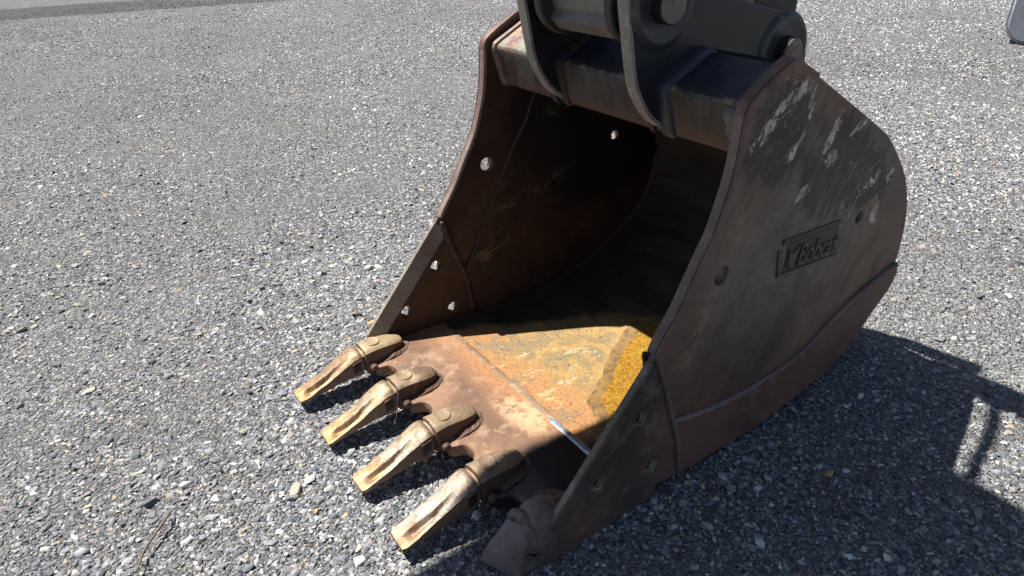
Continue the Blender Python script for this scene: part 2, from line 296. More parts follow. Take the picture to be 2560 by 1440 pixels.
def tube_mat():
    t = NT('torque_tube_paint'); x = t.xyz()
    warp = t.noise(8, 7, 0.66); mid = t.noise(26, 8, 0.7); small = t.noise(220, 5, 0.7)
    rub = t.noise(1.0, 5, 0.65, vec=t.mapping(scale=(18, 60, 18), rot=(0, 0, 0.5)))
    c = t.mix(t.step(rub, 0.45, 0.62), (0.013, 0.016, 0.027), (0.028, 0.030, 0.040))
    # front face and lower rim rusty brown
    ff = t.step(t.math('ADD', x[2], t.math('MULTIPLY', t.math('SUBTRACT', warp, 0.5), 0.02)), L(0,0,0.405).z, L(0,0,0.385).z)
    br = t.mix(t.step(rub, 0.42, 0.62), (0.058, 0.046, 0.036), (0.026, 0.021, 0.018))
    br = t.mix(t.math('MULTIPLY', t.step(t.math('ADD', x[2], t.math('MULTIPLY', t.math('SUBTRACT', mid, 0.5), 0.05)), L(0,0,0.315).z, L(0,0,0.275).z), 0.7), br, (0.13, 0.068, 0.045))
    c = t.mix(ff, c, br)
    # far end: primer, salmon and purple rust
    fe = t.step(t.math('ADD', x[1], t.math('MULTIPLY', t.math('SUBTRACT', warp, 0.5), 0.06)), L(0,-0.19,0).y, L(0,-0.16,0).y)
    fc = t.mix(t.step(mid, 0.47, 0.53), (0.33, 0.23, 0.155), (0.17, 0.07, 0.075))
    fc = t.mix(t.step(warp, 0.52, 0.56), fc, (0.24, 0.22, 0.18))
    c = t.mix(t.math('MULTIPLY', fe, t.math('SUBTRACT', 1.0, t.math('MULTIPLY', ff, 0.8))), c, fc)
    ed = t.math('MULTIPLY', t.step(t.math('ABSOLUTE', t.math('SUBTRACT', x[2], L(0,0,0.388).z)), 0.006, 0.001), t.step(mid, 0.45, 0.6))
    c = t.mix(t.math('MULTIPLY', ed, 0.7), c, (0.30, 0.22, 0.14))
    c = t.mix(t.math('MULTIPLY', t.step(small, 0.6, 0.7), 0.3), c, (0.11, 0.085, 0.065))
    return t.done(c, t.math('ADD', 0.28, t.math('MULTIPLY', mid, 0.35)), 0.05, t.bump(t.math('ADD', mid, small), 0.2, 0.003))
M_TUBE = tube_mat()

def water_mat():
    t = NT('rusty_water'); warp = t.noise(14, 6, 0.65); rip = t.noise(150, 4, 0.65, dist=0.8)
    c = t.mix(t.step(rip, 0.42, 0.62), (0.36, 0.185, 0.026), (0.16, 0.088, 0.016))
    c = t.mix(t.math('MULTIPLY', t.step(warp, 0.5, 0.66), 0.5), c, (0.30, 0.22, 0.03))
    return t.done(c, 0.22, 0.0, t.bump(rip, 0.35, 0.003), 0.5)
M_WATER = water_mat()
def rim_mat():
    t = NT('puddle_rim'); n = t.noise(60, 6, 0.7)
    return t.done(t.mix(t.step(n, 0.4, 0.62), (0.26, 0.155, 0.05), (0.13, 0.085, 0.038)), 0.45, 0, t.bump(n, 0.3, 0.003))
M_RIM = rim_mat()

def stone_mat(k=None):
    t = NT('large_stone' if k else 'crushed_stone')
    a = t.n.new('ShaderNodeAttribute'); a.attribute_name = 'tone'
    n1 = t.noise(1.3 if k else 130, 6, 0.7); n2 = t.noise(5.5 if k else 620, 3, 0.6)
    c = t.mix(t.step(n1, 0.35, 0.7), a.outputs['Color'], t.mix(0.22, a.outputs['Color'], (0.34, 0.33, 0.31)))
    c = t.mix(t.math('MULTIPLY', t.step(n2, 0.58, 0.68), 0.25), c, (0.42, 0.40, 0.37))
    return t.done(c, 0.8, 0.0, t.bump(t.math('ADD', n1, t.math('MULTIPLY', n2, 0.5)), 0.35, 0.003), 0.35)
M_STONE = stone_mat()
M_STONE_BIG = stone_mat(8.0)

def ground_mat():
    t = NT('gravel_ground')
    v1 = t.n.new('ShaderNodeTexVoronoi'); t.l.new(t.obj, v1.inputs['Vector']); v1.inputs['Scale'].default_value = 210
    v2 = t.n.new('ShaderNodeTexVoronoi'); t.l.new(t.obj, v2.inputs['Vector']); v2.inputs['Scale'].default_value = 95
    g = t.n.new('ShaderNodeSeparateColor'); t.l.new(v1.outputs['Color'], g.inputs[0])
    g2 = t.n.new('ShaderNodeSeparateColor'); t.l.new(v2.outputs['Color'], g2.inputs[0])
    st = [(0.0, (0.085, 0.089, 0.096)), (0.5, (0.165, 0.168, 0.173)), (0.78, (0.26, 0.26, 0.258)), (0.9, (0.46, 0.455, 0.44)), (1.0, (0.33, 0.29, 0.22))]
    c = t.mix(0.5, t.ramp(g.outputs[0], st), t.ramp(g2.outputs[1], st))
    big = t.noise(0.55, 5, 0.6, dist=0.6)
    c = t.mix(t.math('MULTIPLY', t.step(big, 0.45, 0.65), 0.5), c, (0.165, 0.160, 0.150))
    # a damp darker wheel track far off to the left
    x = t.xyz(); wob = t.noise(1.6, 6, 0.65)
    p0 = 7.75; sl = -0.5
    d = t.math('SUBTRACT', t.math('ADD', x[1], t.math('MULTIPLY', t.math('SUBTRACT', wob, 0.5), 0.5)), t.math('ADD', p0, t.math('MULTIPLY', x[0], sl)))
    wet = t.math('MULTIPLY', t.step(d, 0.0, 0.12), t.step(d, 1.3, 1.1))
    c = t.mix(t.math('MULTIPLY', wet, 0.7), c, (0.045, 0.05, 0.058))
    h = t.math('ADD', t.math('MULTIPLY', t.step(v1.outputs['Distance'], 0.75, 0.1), 0.6), t.math('MULTIPLY', t.step(v2.outputs['Distance'], 0.75, 0.1), 0.9))
    nz = t.noise(160, 4, 0.7); h = t.math('ADD', h, t.math('MULTIPLY', nz, 0.3))
    return t.done(c, 0.85, 0.0, t.bump(h, 0.9, 0.012), 0.3)

# ------------------------------------------------------------------ mesh helpers
def link(name, me, mat, parent=None):
    o = bpy.data.objects.new(name, me); C.objects.link(o)
    if mat is not None and not me.materials: me.materials.append(mat)
    if parent is not None: o.parent = parent
    return o
def tag(o, label=None, cat=None, group=None, kind=None):
    for k, v in (('label', label), ('category', cat), ('group', group), ('kind', kind)):
        if v: o[k] = v
    return o
def smooth(me, ang=32):
    me.polygons.foreach_set('use_smooth', np.ones(len(me.polygons), bool))
    bm = bmesh.new(); bm.from_mesh(me); a = math.radians(ang)
    for e in bm.edges:
        e.smooth = len(e.link_faces) == 2 and e.calc_face_angle(0) < a
    bm.to_mesh(me); bm.free()
    return me
def catmull(pts, n=6, closed=False):
    P = [Vector(p) for p in pts]; out = []; m = len(P)
    rng_ = range(m if closed else m-1)
    for i in rng_:
        if closed: a, b, c, d = P[(i-1) % m], P[i], P[(i+1) % m], P[(i+2) % m]
        else: a, b, c, d = P[max(i-1, 0)], P[i], P[i+1], P[min(i+2, m-1)]
        for k in range(n):
            t = k/n; out.append(0.5*((2*b) + (c-a)*t + (2*a-5*b+4*c-d)*t*t + (3*b-a-3*c+d)*t**3))
    if not closed: out.append(P[-1])
    return [tuple(q) for q in out]
def curve_to_mesh(cu):
    o = bpy.data.objects.new('tmp', cu); C.objects.link(o)
    dg = bpy.context.evaluated_depsgraph_get(); me = bpy.data.meshes.new_from_object(o.evaluated_get(dg), depsgraph=dg)
    bpy.data.objects.remove(o); bpy.data.curves.remove(cu)
    me.materials.clear()
    return me
def circle(cu, cv, r, n=28): return [(cu+r*math.cos(2*math.pi*k/n), cv+r*math.sin(2*math.pi*k/n)) for k in range(n)]
def square(cu, cv, h, a): return [(cu+h*math.sqrt(2)*math.cos(a+k*math.pi/2), cv+h*math.sqrt(2)*math.sin(a+k*math.pi/2)) for k in range(4)]
def plate(name, outline, y_a, y_b, mat, parent, holes=(), bevel=0.0025, jitter=0.0, sm=True, smooth_outline=0):
    """plate lying in the (u, v) plane between y_a and y_b, with through holes"""
    cu = bpy.data.curves.new('tmp', 'CURVE'); cu.dimensions = '2D'; cu.fill_mode = 'BOTH'
    t = abs(y_b-y_a)*S; bevel = min(bevel, t*0.45)
    cu.extrude = t/2 - bevel; cu.bevel_depth = bevel; cu.bevel_resolution = 2; cu.offset = -bevel
    if smooth_outline: outline = [p[:2] for p in catmull([(a, b, 0) for a, b in outline], smooth_outline, True)]
    for ring in [outline] + list(holes):
        s = cu.splines.new('POLY'); s.points.add(len(ring)-1); s.use_cyclic_u = True
        for k, (a, b) in enumerate(ring):
            j = (random.uniform(-jitter, jitter), random.uniform(-jitter, jitter)) if ring is outline else (0, 0)
            p = L(a, 0, b); s.points[k].co = (p.x+j[0], p.z+j[1], 0, 1)
    me = curve_to_mesh(cu); ym = ((y_a+y_b)/2-Y0)*S
    n = len(me.vertices); co = np.empty(n*3); me.vertices.foreach_get('co', co); co = co.reshape(-1, 3)
    me.vertices.foreach_set('co', np.stack([co[:, 0], ym-co[:, 2], co[:, 1]], 1).ravel()); me.update()
    if sm: smooth(me)
    return link(name, me, mat, parent)
def extrude_profile(name, prof, y_a, y_b, mat, parent, thick=None, ny=24, closed=False, mats=None):
    """strip along profile (u, v) from y_a to y_b; thick: offset outward to give a shell"""
    P = [Vector((p[0], p[1])) for p in prof]
    if thick:
        N = []
        for i in range(len(P)):
            d = (P[min(i+1, len(P)-1)]-P[max(i-1, 0)]).normalized(); N.append(Vector((d.y, -d.x)))
        P = P + [p+n*thick for p, n in zip(reversed(P), reversed(N))]; closed = True
    m = len(P); vs = []; fs = []
    for j in range(ny+1):
        y = y_a+(y_b-y_a)*j/ny
        vs += [L(p.x, y, p.y) for p in P]
    for j in range(ny):
        for i in range(m if closed else m-1):
            a = j*m+i; b = j*m+(i+1) % m; fs.append((a, b, b+m, a+m))
    if closed: fs.append(tuple(range(m-1, -1, -1))); fs.append(tuple(ny*m+i for i in range(m)))
    me = bpy.data.meshes.new(name); me.from_pydata(vs, [], fs); me.update()
    bm = bmesh.new(); bm.from_mesh(me); bmesh.ops.recalc_face_normals(bm, faces=bm.faces); bm.to_mesh(me); bm.free()
    smooth(me, 30)
    return link(name, me, mat, parent)
def tube(name, pts, r, mat, parent, seg=8, ripple=0.0, flat=1.0, raw=False):
    """weld bead / bar along bucket-frame points (u, y, v); r in metres"""
    P = [p if raw else L(*p) for p in pts]; P = [Vector(p) for p in P]; vs = []; fs = []
    for i, p in enumerate(P):
        d = (P[min(i+1, len(P)-1)]-P[max(i-1, 0)]).normalized()
        a = d.cross(Vector((0, 0, 1))); a = a.normalized() if a.length > 1e-3 else Vector((0, 1, 0)); b = d.cross(a)
        rr = r*(1+random.uniform(-ripple, ripple))
        if i in (0, len(P)-1): rr *= 0.5
        for k in range(seg):
            t = 2*math.pi*k/seg; vs.append(p+a*math.cos(t)*rr+b*math.sin(t)*rr*flat)
    for i in range(len(P)-1):
        for k in range(seg): fs.append((i*seg+k, i*seg+(k+1) % seg, (i+1)*seg+(k+1) % seg, (i+1)*seg+k))
    fs.append(tuple(range(seg-1, -1, -1))); fs.append(tuple((len(P)-1)*seg+k for k in range(seg)))
    me = bpy.data.meshes.new(name); me.from_pydata(vs, [], fs); me.update(); smooth(me, 60)
    return link(name, me, mat, parent)
def densify(pts, n): 
    out = []
    for a, b in zip(pts[:-1], pts[1:]):
        for k in range(n): out.append(tuple(a[i]+(b[i]-a[i])*k/n for i in range(3)))
    return out+[tuple(pts[-1])]
def lathe_y(name, prof, cu, cv, mat, parent, n=40):
    """solid of revolution about the lateral axis through (cu, cv): prof = [(y, radius)]"""
    vs = []; fs = []; m = len(prof)
    for y, r in prof:
        for k in range(n):
            t = 2*math.pi*k/n; vs.append(L(cu+r*math.cos(t), y, cv+r*math.sin(t)))
    for i in range(m-1):
        for k in range(n): fs.append((i*n+k, i*n+(k+1) % n, (i+1)*n+(k+1) % n, (i+1)*n+k))
    if prof[0][1] > 1e-6: fs.append(tuple(range(n-1, -1, -1)))
    if prof[-1][1] > 1e-6: fs.append(tuple((m-1)*n+k for k in range(n)))
    me = bpy.data.meshes.new(name); me.from_pydata(vs, [], fs); me.update()
    bm = bmesh.new(); bm.from_mesh(me); bmesh.ops.remove_doubles(bm, verts=bm.verts, dist=1e-6); bmesh.ops.recalc_face_normals(bm, faces=bm.faces); bm.to_mesh(me); bm.free()
    smooth(me, 35)
    return link(name, me, mat, parent)
def loft(name, sections, mat, parent, sub=1, crease_end=False):
    """closed loft through equal-length rings of bucket-frame points"""
    m = len(sections[0]); vs = [L(*p) for s in sections for p in s]; fs = []
    for i in range(len(sections)-1):
        for k in range(m): fs.append((i*m+k, i*m+(k+1) % m, (i+1)*m+(k+1) % m, (i+1)*m+k))
    fs.append(tuple(range(m-1, -1, -1))); fs.append(tuple((len(sections)-1)*m+k for k in range(m)))
    me = bpy.data.meshes.new(name); me.from_pydata(vs, [], fs); me.update()
    bm = bmesh.new(); bm.from_mesh(me); bmesh.ops.recalc_face_normals(bm, faces=bm.faces); bm.to_mesh(me); bm.free()
    smooth(me, 40)
    return link(name, me, mat, parent)
def rough_up(o, amp, scale):
    from mathutils import noise as mn
    for v in o.data.vertices:
        n = mn.noise_vector(v.co*scale); v.co += n*amp
    o.data.update(); return o

# ------------------------------------------------------------------ ground
def make_ground():
    n = 8; me = bpy.data.meshes.new('gravel_yard'); E_ = 200
    me.from_pydata([(-E_, -E_, -0.0018), (E_, -E_, -0.0018), (E_, E_, -0.0018), (-E_, E_, -0.0018)], [], [(0, 1, 2, 3)])
    return tag(link('gravel_yard_ground', me, ground_mat()), kind='structure')
GROUND = make_ground()

# value noise for tone and size patches of the gravel
def vnoise(x, y, scale, seed):
    r = np.random.default_rng(seed); G = r.random((256, 256))
    x = x*scale+1000; y = y*scale+1000; xi = np.floor(x).astype(int); yi = np.floor(y).astype(int); fx = x-xi; fy = y-yi
    fx = fx*fx*(3-2*fx); fy = fy*fy*(3-2*fy)
    g = lambda i, j: G[i % 256, j % 256]
    return (g(xi, yi)*(1-fx)+g(xi+1, yi)*fx)*(1-fy)+(g(xi, yi+1)*(1-fx)+g(xi+1, yi+1)*fx)*fy

def hull_variant(npts, cut=-0.35):
    bm = bmesh.new()
    k = 0
    while k < npts:
        p = rng.normal(size=3); p /= np.linalg.norm(p); p *= rng.uniform(0.80, 1.06)
        bm.verts.new(np.sign(p)*np.abs(p)**0.72); k += 1
    r = bmesh.ops.convex_hull(bm, input=bm.verts)
    bmesh.ops.delete(bm, geom=[v for v in bm.verts if not v.link_faces], context='VERTS')
    bmesh.ops.triangulate(bm, faces=bm.faces)
    bm.normal_update()
    bmesh.ops.delete(bm, geom=[f for f in bm.faces if f.normal.z < cut], context='FACES')
    bmesh.ops.delete(bm, geom=[v for v in bm.verts if not v.link_faces], context='VERTS')
    bm.verts.index_update()
    V = np.array([v.co[:] for v in bm.verts]); F = np.array([[v.index for v in f.verts] for f in bm.faces]); bm.free()
    return V, F
VAR_BIG = [hull_variant(int(rng.integers(11, 15))) for _ in range(46)]
VAR_SMALL = [hull_variant(int(rng.integers(8, 10)), -0.2) for _ in range(50)]
VAR_FAR = [hull_variant(int(rng.integers(6, 8)), -0.1) for _ in range(30)]

PALETTE = np.array([[.105,.116,.134],[.147,.157,.172],[.192,.200,.213],[.25,.254,.262],[.070,.078,.091],[.298,.302,.305],[.39,.392,.385],[.56,.555,.53],[.36,.32,.255],[.52,.42,.25],[.47,.28,.09],[.29,.235,.195]])
PWEIGHT = np.array([.17,.19,.18,.13,.09,.085,.068,.030,.028,.010,.003,.014]); PWEIGHT /= PWEIGHT.sum()

cam_inv = np.array(cam.matrix_world.inverted())
def visible(x, y, margin):
    q = cam_inv[:3, 0][:, None]*x+cam_inv[:3, 1][:, None]*y+cam_inv[:3, 3][:, None]
    d = -q[2]; f = 1699.49/1280
    return (d > 0.2) & (np.abs(q[0]/d*f) < 1+margin) & (np.abs(q[1]/d*f) < 0.5625+margin)

def scatter(name, label, dens, r0, r1, med, sig, lo, hi, variants, zlift, margin=0.16, big=0.0):
    """stones lying on the ground between r0 and r1 metres from the camera's foot"""
    n = int(dens*(2*r1)**2*0.36)
    # sample a polar wedge so that the density is even
    fw = np.array([-cam_inv[2, 0], -cam_inv[2, 1]]); a0 = math.atan2(fw[1], fw[0]); half = math.radians(56)
    n = int(dens*half*(r1**2-r0**2))
    rr = np.sqrt(rng.uniform(r0**2, r1**2, n)); th = a0+rng.uniform(-half, half, n)
    x = CAMP.x+rr*np.cos(th); y = CAMP.y+rr*np.sin(th)
    k = visible(x, y, margin); x, y, rr = x[k], y[k], rr[k]; n = len(x)
    patch = vnoise(x, y, 1.3, 3)*0.6+vnoise(x, y, 3.7, 5)*0.4
    size = med*np.exp(rng.normal(0, sig, n))*(0.72+0.6*patch); size = np.clip(size, lo, hi)/2
    V_, F_, T_ = [], [], []; off = 0
    var = rng.integers(0, len(variants), n)
    z0 = rng.uniform(-0.45, 0.2, n)*size+zlift
    fine_ = np.clip((0.44-(vnoise(x, y, 2.1, 9)*0.55+vnoise(x, y, 6.5, 12)*0.45))*6, 0, 1)   # patches where fines fill the gaps
    z0 -= fine_*size*rng.uniform(0.2, 0.75, n)
    yaw = rng.uniform(0, 2*np.pi, n); tilt = rng.normal(0, 0.22, n); tl2 = rng.normal(0, 0.22, n)
    sx = size*rng.uniform(0.95, 1.45, n); sy = size*rng.uniform(0.65, 1.0, n); sz = size*rng.uniform(0.38, 0.75, n)
    tone = PALETTE[rng.choice(len(PALETTE), n, p=PWEIGHT)]*rng.uniform(0.8, 1.3, n)[:, None]
    tone = tone*(1+0.30*np.clip((x-0.2)/2.0, -0.25, 1))[:, None]      # the stone is paler behind the bucket
    band = vnoise((x+y)*0.707, (y-x)*0.707, 0.35, 21)*0.4+vnoise((x*0.35+y*0.94)*0.35, (y*0.35-x*0.94)*2.0, 1.0, 22)*0.6
    tone = tone*(0.72+0.56*band)[:, None]
    wd = y-(7.75-0.5*x)+rng.normal(0, 0.05, n); wetm = ((wd > 0) & (wd < 1.25))[:, None]
    tone = np.where(wetm, tone*0.42+np.array([.0, .003, .009]), tone)
    dust = (np.where(wetm[:, 0], 0, 1)*np.clip((0.5-patch)*1.6, 0, 0.5))[:, None]
    tone = tone*(1-dust)+np.array([.215, .214, .21])*dust
    for v, (V, F) in enumerate(variants):
        i = np.nonzero(var == v)[0]
        if not len(i): continue
        P = np.empty((len(i), len(V), 3))
        P[:, :, 0] = V[None, :, 0]*sx[i, None]; P[:, :, 1] = V[None, :, 1]*sy[i, None]; P[:, :, 2] = V[None, :, 2]*sz[i, None]
        c, s = np.cos(tilt[i])[:, None], np.sin(tilt[i])[:, None]
        P[:, :, 1], P[:, :, 2] = P[:, :, 1]*c-P[:, :, 2]*s, P[:, :, 1]*s+P[:, :, 2]*c
        c, s = np.cos(tl2[i])[:, None], np.sin(tl2[i])[:, None]
        P[:, :, 0], P[:, :, 2] = P[:, :, 0]*c-P[:, :, 2]*s, P[:, :, 0]*s+P[:, :, 2]*c
        c, s = np.cos(yaw[i])[:, None], np.sin(yaw[i])[:, None]
        P[:, :, 0], P[:, :, 1] = P[:, :, 0]*c-P[:, :, 1]*s, P[:, :, 0]*s+P[:, :, 1]*c
        P += np.stack([x[i], y[i], z0[i]], 1)[:, None, :]
        V_.append(P.reshape(-1, 3)); F_.append((F[None]+(np.arange(len(i))*len(V))[:, None, None]+off).reshape(-1, 3)); off += len(i)*len(V)
        T_.append(np.repeat(tone[i], len(V), 0))
    V_ = np.concatenate(V_); F_ = np.concatenate(F_); T_ = np.concatenate(T_)
    me = bpy.data.meshes.new(name)
    me.vertices.add(len(V_)); me.vertices.foreach_set('co', V_.ravel())
    me.loops.add(len(F_)*3); me.loops.foreach_set('vertex_index', F_.ravel().astype(np.int32))
    me.polygons.add(len(F_)); me.polygons.foreach_set('loop_start', np.arange(0, len(F_)*3, 3, dtype=np.int32))
    me.update(calc_edges=True)
    a = me.color_attributes.new('tone', 'FLOAT_COLOR', 'POINT')
    a.data.foreach_set('color', np.concatenate([T_, np.ones((len(T_), 1))], 1).ravel())
    print(name, n, 'stones', len(F_), 'triangles')
    return tag(link(name, me, M_STONE), label, kind='stuff')

scatter('gravel', 'grey crushed stone gravel close in front of and beside the bucket', 27000, 0.3, 1.95, 0.0064, 0.34, 0.003, 0.015, VAR_SMALL, -0.0010)
scatter('coarse_gravel', 'larger grey and pale stones mixed into the gravel near the bucket', 1100, 0.3, 1.95, 0.0122, 0.26, 0.009, 0.026, VAR_BIG, -0.0008)
scatter('yard_gravel', 'grey crushed stone gravel over the middle of the yard', 15000, 1.95, 4.0, 0.0072, 0.32, 0.004, 0.016, VAR_FAR, -0.0005, margin=0.08)
scatter('coarse_yard_gravel', 'larger stones mixed into the gravel over the middle of the yard', 900, 1.95, 4.0, 0.0135, 0.26, 0.010, 0.028, VAR_SMALL, 0.000, margin=0.08)
scatter('far_gravel', 'pale grey gravel over the far part of the yard', 5200, 4.0, 9.6, 0.0105, 0.30, 0.006, 0.028, VAR_FAR, 0.001, margin=0.03)

# the larger stones that can be told apart, one object each, lying in the gravel
def single_stones(count=260):
    meshes = []
    for k in range(26):
        V, F = hull_variant(int(rng.integers(13, 18)), -0.6)
        V = V*np.array([rng.uniform(1.0, 1.4), rng.uniform(0.7, 1.0), rng.uniform(0.45, 0.75)])
        me = bpy.data.meshes.new('stone'); me.from_pydata(V.tolist(), [], F.tolist()); me.update(); me.materials.append(M_STONE_BIG)
        a = me.color_attributes.new('tone', 'FLOAT_COLOR', 'POINT'); c = PALETTE[[0, 1, 2, 1, 3, 0, 2, 4, 5, 1, 6, 0, 2, 3, 4, 8, 1, 7, 2, 0, 5, 8, 1, 3, 11, 0][k]]*rng.uniform(0.85, 1.15)
        a.data.foreach_set('color', np.tile([*c, 1.0], len(V))); meshes.append(me)
    n = 0
    while n < count:
        r = math.sqrt(rng.uniform(0.45**2, 2.3**2)); th = math.atan2(-cam_inv[2, 1], -cam_inv[2, 0])+rng.uniform(-0.8, 0.8)
        x, y = CAMP.x+r*math.cos(th), CAMP.y+r*math.sin(th)
        if not visible(np.array([x]), np.array([y]), 0.05)[0]: continue
        if -0.68 < x < 0.50 and -0.37 < y < 0.36: continue
        sz = rng.uniform(0.0055, 0.0105)*(1 if rng.random() < 0.85 else 1.35)
        o = bpy.data.objects.new('stone', meshes[int(rng.integers(0, 26))]); C.objects.link(o); o.parent = GROUND
        o.location = (x, y, sz*rng.uniform(-0.05, 0.28)); o.scale = (sz, sz, sz)
        o.rotation_euler = (rng.normal(0, 0.2), rng.normal(0, 0.2), rng.uniform(0, 6.28)); n += 1
single_stones()

# ------------------------------------------------------------------ bucket
bucket = bpy.data.objects.new('excavator_bucket', None); C.objects.link(bucket)
bucket.rotation_euler = (0, TILT, 0)
tag(bucket, 'rusty brown excavator digging bucket resting on the gravel with its mouth open', 'excavator bucket')

FRONT = [(-0.193,-0.150),(-0.178,-0.122),(-0.149,-0.080),(-0.126,-0.043),(-0.105,0.0),(-0.073,0.062),(-0.045,0.115),(-0.025,0.176),(-0.008,0.245),(-0.001,0.320),(0.0,0.372),(0.008,0.402),(0.036,0.424),(0.080,0.449),(0.122,0.472),(0.138,0.477),(0.155,0.474),(0.181,0.463)]
BACK = [(0.293,0.405),(0.498,0.299),(0.595,0.248),(0.640,0.222),(0.685,0.187),(0.759,0.119),(0.800,0.075),(0.832,0.028),(0.856,-0.015),(0.873,-0.058),(0.886,-0.105),(0.893,-0.150),(0.896,-0.190),(0.895,-0.228),(0.904,-0.240),(0.907,-0.262),(0.901,-0.290),(0.888,-0.318),(0.858,-0.347),(0.821,-0.382),(0.791,-0.415),(0.761,-0.443),(0.728,-0.475),(0.689,-0.500),(0.645,-0.522),(0.60,-0.536),(0.545,-0.550),(0.488,-0.563),(0.39,-0.585),(0.29,-0.597),(0.167,-0.600),(0.05,-0.601),(-0.050,-0.601)]
SEAM = [(-0.054,-0.559),(-0.074,-0.473),(-0.109,-0.372),(-0.151,-0.258)]
CUT = [(-0.193,-0.150),(-0.151,-0.258),(-0.109,-0.372),(-0.074,-0.473),(-0.054,-0.559),(-0.052,-0.592),(-0.095,-0.600),(-0.136,-0.593),(-0.141,-0.612),(-0.140,-0.650),(-0.215,-0.652),(-0.31,-0.659),(-0.43,-0.662),(-0.505,-0.650),(-0.528,-0.615),(-0.515,-0.560),(-0.477,-0.500),(-0.340,-0.337),(-0.218,-0.190)]
BAND = FRONT + [(0.240,0.435),(0.225,0.335),(0.200,0.245),(0.160,0.130),(0.092,0.016),(0.03,-0.113),(-0.03,-0.235),(-0.100,-0.382),(-0.109,-0.372),(-0.151,-0.258)]
ARC = [(-0.098,-0.392),(0.0,-0.412),(0.055,-0.420),(0.13,-0.425),(0.206,-0.426),(0.29,-0.420),(0.366,-0.412),(0.46,-0.388),(0.52,-0.360),(0.57,-0.330),(0.64,-0.298),(0.709,-0.274),(0.80,-0.252),(0.893,-0.232)]
TH = 0.028
SQH = [(-0.2209,-0.3252),(-0.3479,-0.4654),(-0.163,-0.5108)]
for side in (-1, 1):
    near = side < 0
    yo = -1.0 if near else TH           # outer face
    yi = -1.0+TH if near else 0.0       # inner face
    out = -1 if near else 1
    h1, h2 = circle(0, 0, 0.0235), circle(0.5907, 0, 0.0175)
    sp = plate('side_plate', FRONT+BACK+SEAM, yo, yi, M_SIDE, bucket, [h1, h2], 0.004, 0.0004)
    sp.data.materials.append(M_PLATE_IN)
    for f in sp.data.polygons:
        if f.normal.y*out < -0.5: f.material_index = 1
    bd = plate('reinforcement_band', BAND, yo+out*0.0075, yo+out*0.0003, M_BAND, bucket, [circle(0, 0, 0.0245)], 0.003, 0.0003)
    # side cutter: two layers so that the square bolt holes sit in round counterbores
    ym = yo-out*0.014
    sc_ = plate('side_cutter', CUT, yo+out*0.003, ym, M_CUT, bucket, [square(a, b, 0.0150, 0.35) for a, b in SQH], 0.003, 0.0006)
    sc_.data.materials.append(M_EDGE_LOW)
    for f in sc_.data.polygons:
        if any((Vector((f.center.x, f.center.z))-Vector((L(a, 0, b).x, L(a, 0, b).z))).length < 0.026*S for a, b in SQH): f.material_index = 1  # hole walls paler: skylight on them put into the colour
    plate('cutter_backing', CUT[:-3]+[(a+0.033, b-0.027) for a, b in CUT[-3:]], ym-out*0.0006, yi-out*0.001, M_PLATE_IN, bucket, [circle(a, b, 0.021) for a, b in SQH], 0.0035, 0.0005)
    wear = [(a, b) for a, b in ARC]+[p for p in BACK if p[1] < -0.23][1:]+[(-0.054,-0.585),(-0.072,-0.487)]
    plate('wear_plate', wear, yo+out*0.0065, yo+out*0.0004, M_WEAR, bucket, (), 0.0022, 0.0014)
    arc = catmull([(a, yo+out*0.002, b) for a, b in ARC], 9)
    tube('weld_bead', arc, 0.0066, M_WELD, bucket, 8, 0.28, 0.8)
    tube('weld_bead', densify([(-0.195, yo+out*0.004, -0.150), (-0.151, yo+out*0.006, -0.258), (-0.109, yo+out*0.007, -0.372), (-0.074, yo+out*0.008, -0.473), (-0.055, yo+out*0.008, -0.575)], 10), 0.0045, M_WELD, bucket, 6, 0.2)
    # inside welds
    tube('weld_bead', densify([(0.203, yi-out*0.002, 0.228), (0.161, yi-out*0.002, 0.128), (0.092, yi-out*0.002, 0.016), (-0.03, yi-out*0.002, -0.23), (-0.107, yi-out*0.002, -0.387)], 9), 0.0050, M_WELD_DK, bucket, 7, 0.18)
    tube('weld_bead', densify([(-0.193, yi-out*0.004, -0.163), (-0.150, yi-out*0.004, -0.288), (-0.107, yi-out*0.004, -0.394), (-0.080, yi-out*0.003, -0.55)], 9), 0.0075, M_WELD_DK, bucket, 7, 0.15)
    # worn bevelled edge strip inside the cutter's front edge
    e0, e1 = Vector((-0.492, -0.519)), Vector((-0.205, -0.172)); d = (e1-e0).normalized(); nrm = Vector((d.y, -d.x))
    secs = []
    for k in range(15):
        p = e0+(e1-e0)*(k/14); wv = 1+random.uniform(-0.03, 0.03)
        a_, b_ = p-nrm*0.0035, p+nrm*0.045*wv
        tp = 1.0 if k > 1 else (0.55, 0.85)[k]
        c_ = p+nrm*0.047*wv
        secs.append([(a_.x, yo+out*0.0034*tp, a_.y), (a_.x, ym+out*0.002*tp, a_.y), (c_.x, yi-out*0.0016, c_.y), (c_.x, ym, c_.y), (p.x+nrm.x*0.006, ym, p.y+nrm.y*0.006), (p.x+nrm.x*0.006, yo+out*0.0034*tp, p.y+nrm.y*0.006)])
    loft('edge_strip', secs, M_EDGE_LOW, bucket)
    # rolled front rim of the upper plate
    rim = catmull([(a+0.003, (yo+yi)/2, b+0.0005) for a, b in FRONT], 4)
    secs = []
